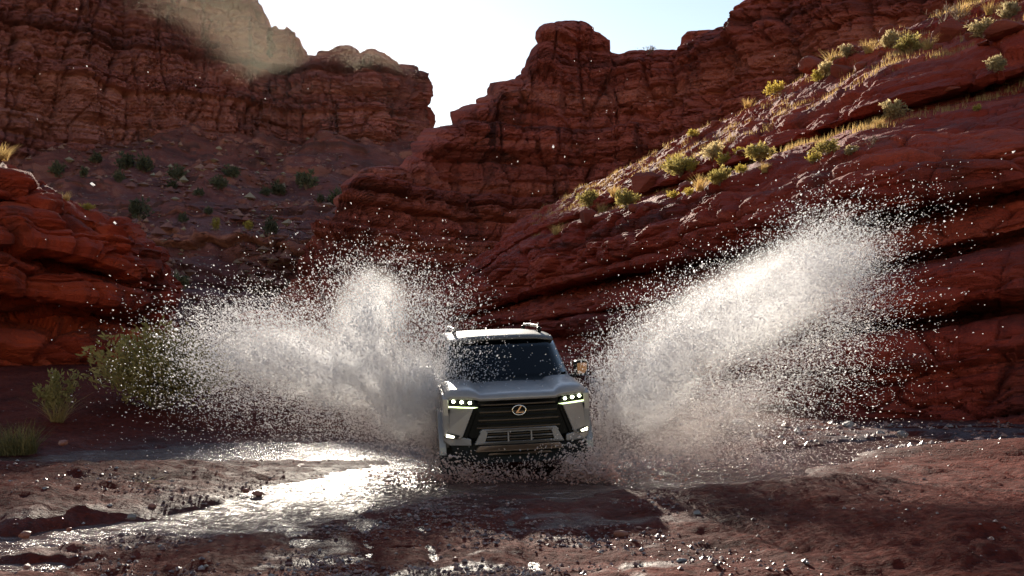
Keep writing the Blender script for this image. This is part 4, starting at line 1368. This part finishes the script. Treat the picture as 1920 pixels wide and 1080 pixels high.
        for cy in (.95, 3.82):
            out = arch(cy, .565, 2, 178, n=18); inn = arch(cy, .485, 178, 2, n=18)
            side_plate('fender_flare', out + inn, s * .90, s * .992, M_paint, car, 0.015)
            wh = empty('wheel'); wh.parent = car
            lathe_x('tyre', [(-.13, .25), (-.135, .36), (-.115, .40), (-.07, .412), (0, .414), (.07, .412), (.115, .40), (.135, .36), (.13, .25)], s * .82, cy, .41, M_rub, wh, 40)
            rim = lathe_x('rim', [(.06, .0), (.075, .05), (.05, .09), (.055, .20), (.10, .235), (.13, .255)] if s > 0 else [(-.13, .255), (-.10, .235), (-.055, .20), (-.05, .09), (-.075, .05), (-.06, 0.)], s * .82, cy, .41, M_black, wh, 36)
            for k in range(6):
                a = k * math.pi / 3
                box('spoke', (s * .92, cy + .13 * math.cos(a), .41 + .13 * math.sin(a)), (.03, .20, .055), M_rim, rim, .008, (a, 0, 0))
            tr = []
            for k in range(36):
                a = 2 * math.pi * k / 36
                for xo in (-.075, .0, .075):
                    tr.append((a + (0.06 if xo == 0 else 0), xo))
            V = []; Fc = []
            for a, xo in tr:
                o_ = len(V)
                for rr in (.405, .428):
                    for dx, da in ((-.028, -.05), (.028, -.05), (.028, .05), (-.028, .05)):
                        V.append((s * .82 + xo + dx, cy + rr * math.cos(a + da), .41 + rr * math.sin(a + da)))
                Fc += [tuple(o_ + i for i in q) for q in ((4, 5, 6, 7), (0, 1, 5, 4), (1, 2, 6, 5), (2, 3, 7, 6), (3, 0, 4, 7))]
            tread = mesh_np('tread', V, Fc, M_rub, wh, False)
            tread['kind'] = 'stuff'
        # mirror
        mi = empty('side_mirror'); mi.parent = car
        bm = bmesh.new()
        P = [(-.09, -.10), (-.095, .085), (-.075, .105), (.085, .11), (.10, .09), (.095, -.03), (.04, -.105)]
        prism(bm, [(s * (1.08 + x * 1.02), 1.50, 1.39 + z * 1.02) for x, z in P], [(s * (1.08 + x * 1.1), 1.62, 1.39 + z * 1.1) for x, z in P])
        bmesh.ops.triangulate(bm, faces=[f for f in bm.faces if len(f.verts) > 4])
        bm_obj('housing', bm, M_gloss, mi, .02)
        bm = bmesh.new()
        prism(bm, [(s * (1.08 + x * .72), 1.488, 1.39 + z * .72) for x, z in P], [(s * (1.08 + x * .72), 1.505, 1.39 + z * .72) for x, z in P])
        bmesh.ops.triangulate(bm, faces=[f for f in bm.faces if len(f.verts) > 4])
        bm_obj('face_panel', bm, simple('bronze_mirror_cap', (0.50, 0.24, 0.09), 0.4, 0.2) if s > 0 else M_slat, mi, .008)
        box('stalk', (s * .945, 1.56, 1.29), (.16, .07, .045), M_black, mi, .012)
        # roof pillars, side windows
        def pt(y, z):                                         # tumblehome of the cabin side
            return (s * (.905 - (z - 1.22) * .25), y, z)
        def quad(name, q, mat, par, off, th=0.02):
            bm = bmesh.new()
            a = [Vector(pt(y, z)) for y, z in q]
            nn = Vector((s * .95, 0, .32))
            prism(bm, [v + nn * off for v in a], [v + nn * (off - th) for v in a])
            return bm_obj(name, bm, mat, par, .006)
        quad('front_pillar', [(1.36, 1.225), (1.50, 1.225), (2.10, 1.80), (2.00, 1.80)], M_paint, car, .0, .06)
        quad('middle_pillar', [(2.50, 1.235), (2.60, 1.235), (2.60, 1.80), (2.50, 1.80)], M_gloss, car, .0, .05)
        quad('rear_pillar', [(3.42, 1.235), (3.54, 1.235), (3.54, 1.80), (3.42, 1.80)], M_gloss, car, .0, .05)
        quad('corner_pillar', [(4.48, 1.245), (4.84, 1.245), (4.72, 1.80), (4.56, 1.80)], M_paint, car, .0, .06)
        quad('roof_side', [(2.00, 1.80), (4.74, 1.80), (4.72, 1.855), (2.08, 1.855)], M_paint, car, .0, .06)
        quad('side_window', [(1.50, 1.23), (2.50, 1.23), (2.50, 1.80), (2.10, 1.80)], M_glass, car, -.012, .006)
        quad('side_window', [(2.60, 1.23), (3.42, 1.23), (3.42, 1.80), (2.60, 1.80)], M_glass, car, -.012, .006)
        quad('side_window', [(3.54, 1.24), (4.48, 1.24), (4.56, 1.80), (3.54, 1.80)], M_glass, car, -.012, .006)
        # roof rail
        rr = tube('roof_rail', [(s * .63, 2.42, 1.89), (s * .63, 2.46, 1.96), (s * .63, 2.58, 1.985), (s * .63, 3.5, 1.995), (s * .63, 4.2, 1.985), (s * .63, 4.34, 1.96), (s * .63, 4.38, 1.89)], .022, M_gloss, car)
        for y in (2.46, 4.34): box('foot', (s * .63, y, 1.935), (.055, .14, .08), M_gloss, rr, .012)
        side_plate('tail_light', [(4.86, .98), (4.93, .98), (4.93, 1.22), (4.86, 1.22)], s * .70, s * .93, M_tail, car)
    # roof
    rows = []
    for y, dz in ((1.945, -.098), (1.975, -.066), (2.12, -.040), (2.4, -.018), (2.9, 0), (3.6, .004), (4.3, -.012), (4.70, -.04), (4.80, -.09)):
        rows.append([(x, y - .10 * (1 - (x / .75) ** 2) * (y < 2.1), 1.925 + dz - .045 * (abs(x) / .75) ** 4) for x in (-.75, -.71, -.5, -.25, 0, .25, .5, .71, .75)])
    loft('roof', rows, M_roof, car, True, 0.02)
    box('roof_fin', (0, 4.25, 1.925), (.035, .16, .055), M_paint, car, .015)
    tube('aerial', [(-.28, 2.9, 1.89), (-.28, 2.9, 1.945)], .011, M_black, car, 6)
    # windscreen
    rows = []
    for t in np.linspace(0, 1, 6):
        w = .86 * (1 - t) + .735 * t
        rows.append([(w * u, 1.34 + .66 * t - .12 * (1 - u * u) * (1 - .25 * t), 1.235 + .60 * t + .012 * (1 - u * u)) for u in np.linspace(-1, 1, 13)])
    ws_ = loft('windscreen', rows, M_glass, car, True, .006)
    box('sensor_housing', (0, 1.90, 1.745), (.17, .12, .07), M_black, ws_, .02)
    box('rear_view_mirror', (0, 1.93, 1.665), (.25, .03, .07), M_black, ws_, .015)
    for x0, x1 in ((-.62, .02), (.08, .66)):
        tube('wiper', [(x0, 1.245, 1.245), ((x0 + x1) / 2, 1.215, 1.262), (x1, 1.255, 1.268)], .010, M_black, car, 6)
    box('cowl', (0, 1.38, 1.20), (1.66, .24, .06), M_black, car, .02)
    # cabin inside
    ins = box('dashboard', (0, 1.80, 1.14), (1.50, .50, .20), M_black, car, .05)
    for s in (-1, 1):
        st = empty('seat'); st.parent = car
        box('cushion', (s * .38, 2.55, .95), (.50, .55, .16), M_seat, st, .05)
        box('backrest', (s * .38, 2.86, 1.26), (.50, .16, .56), M_seat, st, .06, (-.15, 0, 0))
        box('headrest', (s * .38, 2.94, 1.62), (.27, .11, .17), M_seat, st, .04)
    bm = bmesh.new()
    sw = []
    for i in range(24):
        t = 2 * math.pi * i / 24
        sw.append((.38 + .18 * math.cos(t), 2.12 + .06 * math.sin(t), 1.24 + .17 * math.sin(t)))
    bm.free()
    tube('steering_wheel', sw + [sw[0]], .014, M_black, car, 6)
    box('rear_bench', (0, 3.6, 1.15), (1.3, .25, .62), M_seat, car, .06)
    # back of the car
    tg_ = box('tailgate', (0, 4.89, .93), (1.40, .06, .66), M_paint, car, .02)
    box('plate_recess', (0, 4.925, .95), (.5, .02, .16), M_black, tg_, .005)
    loft('rear_window', [[(x, 4.84 - (z - 1.25) * .17, z) for x in (-.72, 0, .72)] for z in (1.25, 1.5, 1.80)], M_glass, car, True, .006)
    box('rear_bumper', (0, 4.90, .53), (1.84, .16, .20), M_black, car, .04)
    return car


car = make_car()
car.location = (0.13, 12.35, -0.165)
car.rotation_euler = (R(1.6), R(-2.4), R(6.5))
tag(car, 'grey boxy off-road car with lit headlights ploughing through the stream', 'car')
far = copy_tree(car)
far.location = (-15.75, 112.0, 0.13)
far.rotation_euler = (0, 0, R(-8))
far['label'] = 'distant car behind the left spray, only its two headlights showing'

# ------------------------------------------------------------------ spray
YS = 13.5
SC = F / YS


def ws(px, py):
    return (px - 960) / SC, CAMZ + (HZ - py) / SC


def cloud(comps, n, foot, seed, size, ythick, thr=-0.5, tint_mud=0.5):
    """drops of a spray fan: (weight, cx, cy, sx, sy, angle) lobes given where the photograph shows them, spread in depth"""
    r = np.random.default_rng(seed)
    wgt = np.array([c[0] for c in comps], float); wgt /= wgt.sum()
    which = r.choice(len(comps), n, p=wgt)
    q = np.array([c[1:] for c in comps], float)[which]
    g = r.normal(size=(n, 2))
    ca, sa = np.cos(np.radians(q[:, 4])), np.sin(np.radians(q[:, 4]))
    u, v = g[:, 0] * q[:, 2], g[:, 1] * q[:, 3]
    x = (q[:, 0] + u * ca - v * sa - 960) / SC
    z = CAMZ + (HZ - (q[:, 1] + u * sa + v * ca)) / SC
    dist = np.hypot(x - foot[0], z - foot[1])
    y = YS + foot[2] + r.normal(size=n) * (0.12 + ythick * np.clip(dist / 3, 0, 1))
    # threads and pulses in the thrown sheet, running outwards from the wheel
    ang = np.arctan2(z - foot[1], x - foot[0])
    d = fbm(ang * 9.0, dist * 1.1, 0.0, 4, seed) + 0.7 * fbm(x * 2.2, z * 2.2, y * 0.8, 4, seed + 5)
    keep = (d > thr + 0.9 * (r.random(n) - 0.5)) & (z > -0.02)
    x, y, z, dist = x[keep], y[keep], z[keep], dist[keep]
    n = len(x)
    s = size * np.exp(r.normal(0, 0.38, n))
    ax = np.stack([x - foot[0], r.normal(0, 0.25, n) * dist, z - foot[1] + 0.25 * r.normal(size=n) - 0.1], 1)
    ax /= np.linalg.norm(ax, axis=1)[:, None] + 1e-6
    el = r.uniform(1.1, 2.2, n)
    mud = np.clip(tint_mud * np.exp(-np.clip(z, 0, 9) / 0.45) + 0.05 * r.random(n), 0, 1)[:, None]
    tint = (1 - mud) * np.array([0.975, 0.962, 0.965]) + mud * np.array([0.62, 0.37, 0.29])
    return np.stack([x, y, z], 1), s, ax, el, tint


TET = np.array([(1, 1, 1), (-1, -1, 1), (-1, 1, -1), (1, -1, -1)], float) / math.sqrt(3) * 1.25
TETF = np.array([(0, 1, 2), (0, 3, 1), (0, 2, 3), (1, 3, 2)])
OCT = np.array([(1, 0, 0), (-1, 0, 0), (0, 1, 0), (0, -1, 0), (0, 0, 1), (0, 0, -1)], float)
OCTF = np.array([(0, 2, 4), (2, 1, 4), (1, 3, 4), (3, 0, 4), (2, 0, 5), (1, 2, 5), (3, 1, 5), (0, 3, 5)])


def drops(name, sets, base, faces, label):
    P = np.concatenate([s[0] for s in sets]); sz = np.concatenate([s[1] for s in sets])
    ax = np.concatenate([s[2] for s in sets]); el = np.concatenate([s[3] for s in sets]); ti = np.concatenate([s[4] for s in sets])
    n = len(P); m = len(base)
    # a random turn about z per drop so that facets differ
    a = np.random.default_rng(5).uniform(0, 6.28, n); c, s_ = np.cos(a)[:, None], np.sin(a)[:, None]
    B = np.stack([base[None, :, 0] * c - base[None, :, 1] * s_, base[None, :, 0] * s_ + base[None, :, 1] * c, np.broadcast_to(base[None, :, 2], (n, m))], 2)
    dot = (B * ax[:, None, :]).sum(2)
    B = B + ((el - 1)[:, None] * dot)[..., None] * ax[:, None, :]
    V = P[:, None, :] + B * sz[:, None, None]
    Fc = (faces[None] + (np.arange(n) * m)[:, None, None]).reshape(-1, 3)
    o = mesh_np(name, V, Fc, M_drop, attrs={'tint': np.repeat(ti, m, 0)})
    tag(o, label, 'spray', kind='stuff')
    return o


fl = ws(815, 862) + (0.0,); fr = ws(1120, 868) + (0.0,)
left = [(3.4, 630, 700, 115, 34, 9), (2.3, 765, 745, 48, 46, 30), (1.7, 690, 612, 46, 50, 20), (1.3, 472, 655, 54, 38, -5), (1.5, 590, 650, 130, 44, 6),
        (1.0, 560, 765, 130, 34, 8), (0.8, 812, 800, 16, 55, 0), (0.35, 700, 530, 55, 36, 0), (0.3, 470, 605, 55, 30, 0), (0.5, 700, 800, 70, 26, 20), (0.5, 800, 640, 34, 60, 0)]
right = [(1.9, 1215, 690, 70, 42, -42), (3.0, 1400, 560, 140, 38, -27), (1.5, 1545, 490, 40, 50, -30), (1.5, 1280, 730, 100, 50, -10), (1.0, 1135, 800, 16, 56, 0),
         (1.0, 1370, 760, 60, 48, -20), (1.9, 1460, 630, 100, 60, -20), (1.0, 1300, 850, 120, 22, 0), (0.5, 1580, 560, 40, 80, 0), (0.8, 1250, 640, 80, 40, -35), (0.6, 1420, 700, 110, 60, 0)]
fringe_l = [(1, 700, 558, 58, 36, 0), (1, 450, 620, 50, 38, 0), (0.9, 560, 610, 120, 60, 0), (0.6, 840, 590, 45, 50, 0), (0.8, 820, 700, 40, 70, 0), (0.22, 890, 690, 45, 38, 0), (0.6, 540, 790, 130, 40, 0),
            (0.5, 405, 690, 32, 40, 0), (0.4, 850, 790, 28, 45, 0)]
fringe_r = [(1, 1575, 500, 36, 56, 0), (1, 1450, 520, 110, 40, -27), (0.8, 1580, 600, 32, 62, 0), (0.8, 1240, 600, 90, 50, -35), (0.6, 1480, 720, 100, 50, 0), (0.6, 1380, 830, 130, 30, 0), (0.5, 1170, 720, 26, 60, 0)]
drops('left_spray', [cloud(left, 132000, fl, 21, 0.0043, 0.55), cloud(fringe_l, 16000, fl, 22, 0.0043, 0.8)], TET, TETF, 'white fan of spray thrown out on the left of the car')
drops('right_spray', [cloud(right, 132000, fr, 23, 0.0043, 0.55), cloud(fringe_r, 16000, fr, 24, 0.0043, 0.8)], TET, TETF, 'white fan of spray thrown up on the right of the car')
low = [(1, 980, 880, 95, 16, 0), (1, 860, 880, 40, 22, 0), (1.2, 1080, 865, 35, 26, 0), (0.6, 980, 900, 160, 10, 0), (0.5, 760, 890, 70, 14, 0), (0.5, 1200, 890, 90, 12, 0)]
fm = ws(975, 905) + (-1.25,)
drops('bumper_spray', [cloud(low, 15000, fm, 25, 0.0075, 0.3, -0.4, 0.95)], OCT, OCTF, 'low muddy splashes breaking in front of the bumper')
stray = [(1, 300, 130, 150, 70, 0), (1, 1150, 230, 150, 70, 0), (2, 650, 450, 200, 50, 0), (2, 1450, 380, 110, 50, 0), (1.5, 1520, 430, 90, 30, 0)]
drops('stray_drops', [cloud(stray, 220, (0.1, 0.0, -1.0), 26, 0.005, 1.2, -9, 0)], OCT, OCTF, 'single drops flung high above the car')
# --- mist: the finest droplets hang as a white cloud
def mist(name, px, py, ax, ay, az, ang, dens, col, label, dy=0.0, seed=0.0):
    bm = bmesh.new()
    bmesh.ops.create_icosphere(bm, subdivisions=3, radius=1.0)
    me = bpy.data.meshes.new(name); bm.to_mesh(me); bm.free()
    m = bpy.data.materials.new('white_mist'); m.use_nodes = True
    nt = m.node_tree; nt.nodes.remove(nt.nodes['Principled BSDF'])
    tc = nt.nodes.new('ShaderNodeTexCoord').outputs['Object']
    ln = nt.nodes.new('ShaderNodeVectorMath'); ln.operation = 'LENGTH'; nt.links.new(tc, ln.inputs[0])
    fo = nt.nodes.new('ShaderNodeMapRange'); fo.interpolation_type = 'SMOOTHSTEP'
    fo.inputs['From Min'].default_value = 1.0; fo.inputs['From Max'].default_value = 0.15
    nt.links.new(ln.outputs['Value'], fo.inputs['Value'])
    mp = nt.nodes.new('ShaderNodeMapping'); mp.inputs['Location'].default_value = (seed, seed, 0); mp.inputs['Scale'].default_value = (1.6, 1.2, 1.2)
    nt.links.new(tc, mp.inputs['Vector'])
    nz = noise(nt, mp.outputs[0], 1.8, 3, 0.6, 0.6)
    nr_ = nt.nodes.new('ShaderNodeMapRange'); nr_.inputs['From Min'].default_value = 0.36; nr_.inputs['From Max'].default_value = 0.64
    nt.links.new(nz, nr_.inputs['Value'])
    mu = nt.nodes.new('ShaderNodeMath'); mu.operation = 'MULTIPLY'
    nt.links.new(fo.outputs[0], mu.inputs[0]); nt.links.new(nr_.outputs[0], mu.inputs[1])
    m2 = nt.nodes.new('ShaderNodeMath'); m2.operation = 'MULTIPLY'; m2.inputs[1].default_value = dens
    nt.links.new(mu.outputs[0], m2.inputs[0])
    pv = nt.nodes.new('ShaderNodeVolumePrincipled')
    pv.inputs['Color'].default_value = (*col, 1); pv.inputs['Anisotropy'].default_value = 0.35
    nt.links.new(m2.outputs[0], pv.inputs['Density'])
    nt.links.new(pv.outputs[0], nt.nodes['Material Output'].inputs['Volume'])
    me.materials.append(m)
    o = bpy.data.objects.new(name, me); C.objects.link(o)
    x, z = ws(px, py)
    o.location = (x, YS + dy, z); o.scale = (ax, ay, az); o.rotation_euler = (0, R(ang), 0)
    tag(o, label, 'mist', kind='stuff')
    return o


WH = (0.985, 0.985, 0.99)
mist('spray_mist', 640, 695, 1.95, 0.62, 0.62, 10, 5.6, WH, 'white mist in the heart of the left spray', 0.05, 1.0)
mist('spray_mist', 770, 750, 0.62, 0.5, 0.72, 20, 6.5, WH, 'dense white water beside the left front wheel', -0.15, 3.0)
mist('spray_mist', 690, 600, 0.62, 0.5, 0.85, 15, 3.4, WH, 'white plume rising from the left spray', 0.1, 5.0)
mist('spray_mist', 1400, 580, 2.25, 0.65, 0.75, -27, 3.3, WH, 'white mist along the right spray fan', 0.05, 7.0)
mist('spray_mist', 1225, 725, 0.95, 0.5, 0.60, -42, 5.0, WH, 'dense white water beside the right front wheel', -0.1, 9.0)
mist('spray_mist', 1310, 790, 1.55, 0.55, 0.55, -8, 1.3, (0.97, 0.90, 0.87), 'thin pinkish mist low under the right spray', 0.0, 11.0)

# ------------------------------------------------------------------ sunlit dust drifting over the far rim
dm = bpy.data.materials.new('drifting_dust'); dm.use_nodes = True
dn_ = dm.node_tree; dn_.nodes.remove(dn_.nodes['Principled BSDF'])
dtc = dn_.nodes.new('ShaderNodeTexCoord').outputs['Object']
dl = dn_.nodes.new('ShaderNodeVectorMath'); dl.operation = 'LENGTH'; dn_.links.new(dtc, dl.inputs[0])
df = dn_.nodes.new('ShaderNodeMapRange'); df.interpolation_type = 'SMOOTHSTEP'
df.inputs['From Min'].default_value = 1.0; df.inputs['From Max'].default_value = 0.0
df.inputs['To Max'].default_value = 0.0007
dn_.links.new(dl.outputs['Value'], df.inputs['Value'])
dv_ = dn_.nodes.new('ShaderNodeVolumePrincipled')
dv_.inputs['Color'].default_value = (0.97, 0.88, 0.70, 1)
dv_.inputs['Anisotropy'].default_value = 0.6
dn_.links.new(df.outputs[0], dv_.inputs['Density'])
dn_.links.new(dv_.outputs[0], dn_.nodes['Material Output'].inputs['Volume'])
for (px, py, Y, ax, ay, az, an) in ((455, 66, 135, 17, 70, 9, 18), (690, 100, 150, 9, 70, 6, 0)):
    bm = bmesh.new()
    bmesh.ops.create_icosphere(bm, subdivisions=3, radius=1.0)
    me = bpy.data.meshes.new('drifting_dust'); bm.to_mesh(me); bm.free()
    me.materials.append(dm)
    o = bpy.data.objects.new('drifting_dust', me); C.objects.link(o)
    o.location = at(px, py, Y); o.scale = (ax, ay, az); o.rotation_euler = (0, R(an), 0)
    tag(o, 'warm sunlit dust hanging before the left cliff rim' if px < 600 else 'warm sunlit dust below the sun on the cliff rim', 'dust', kind='stuff')
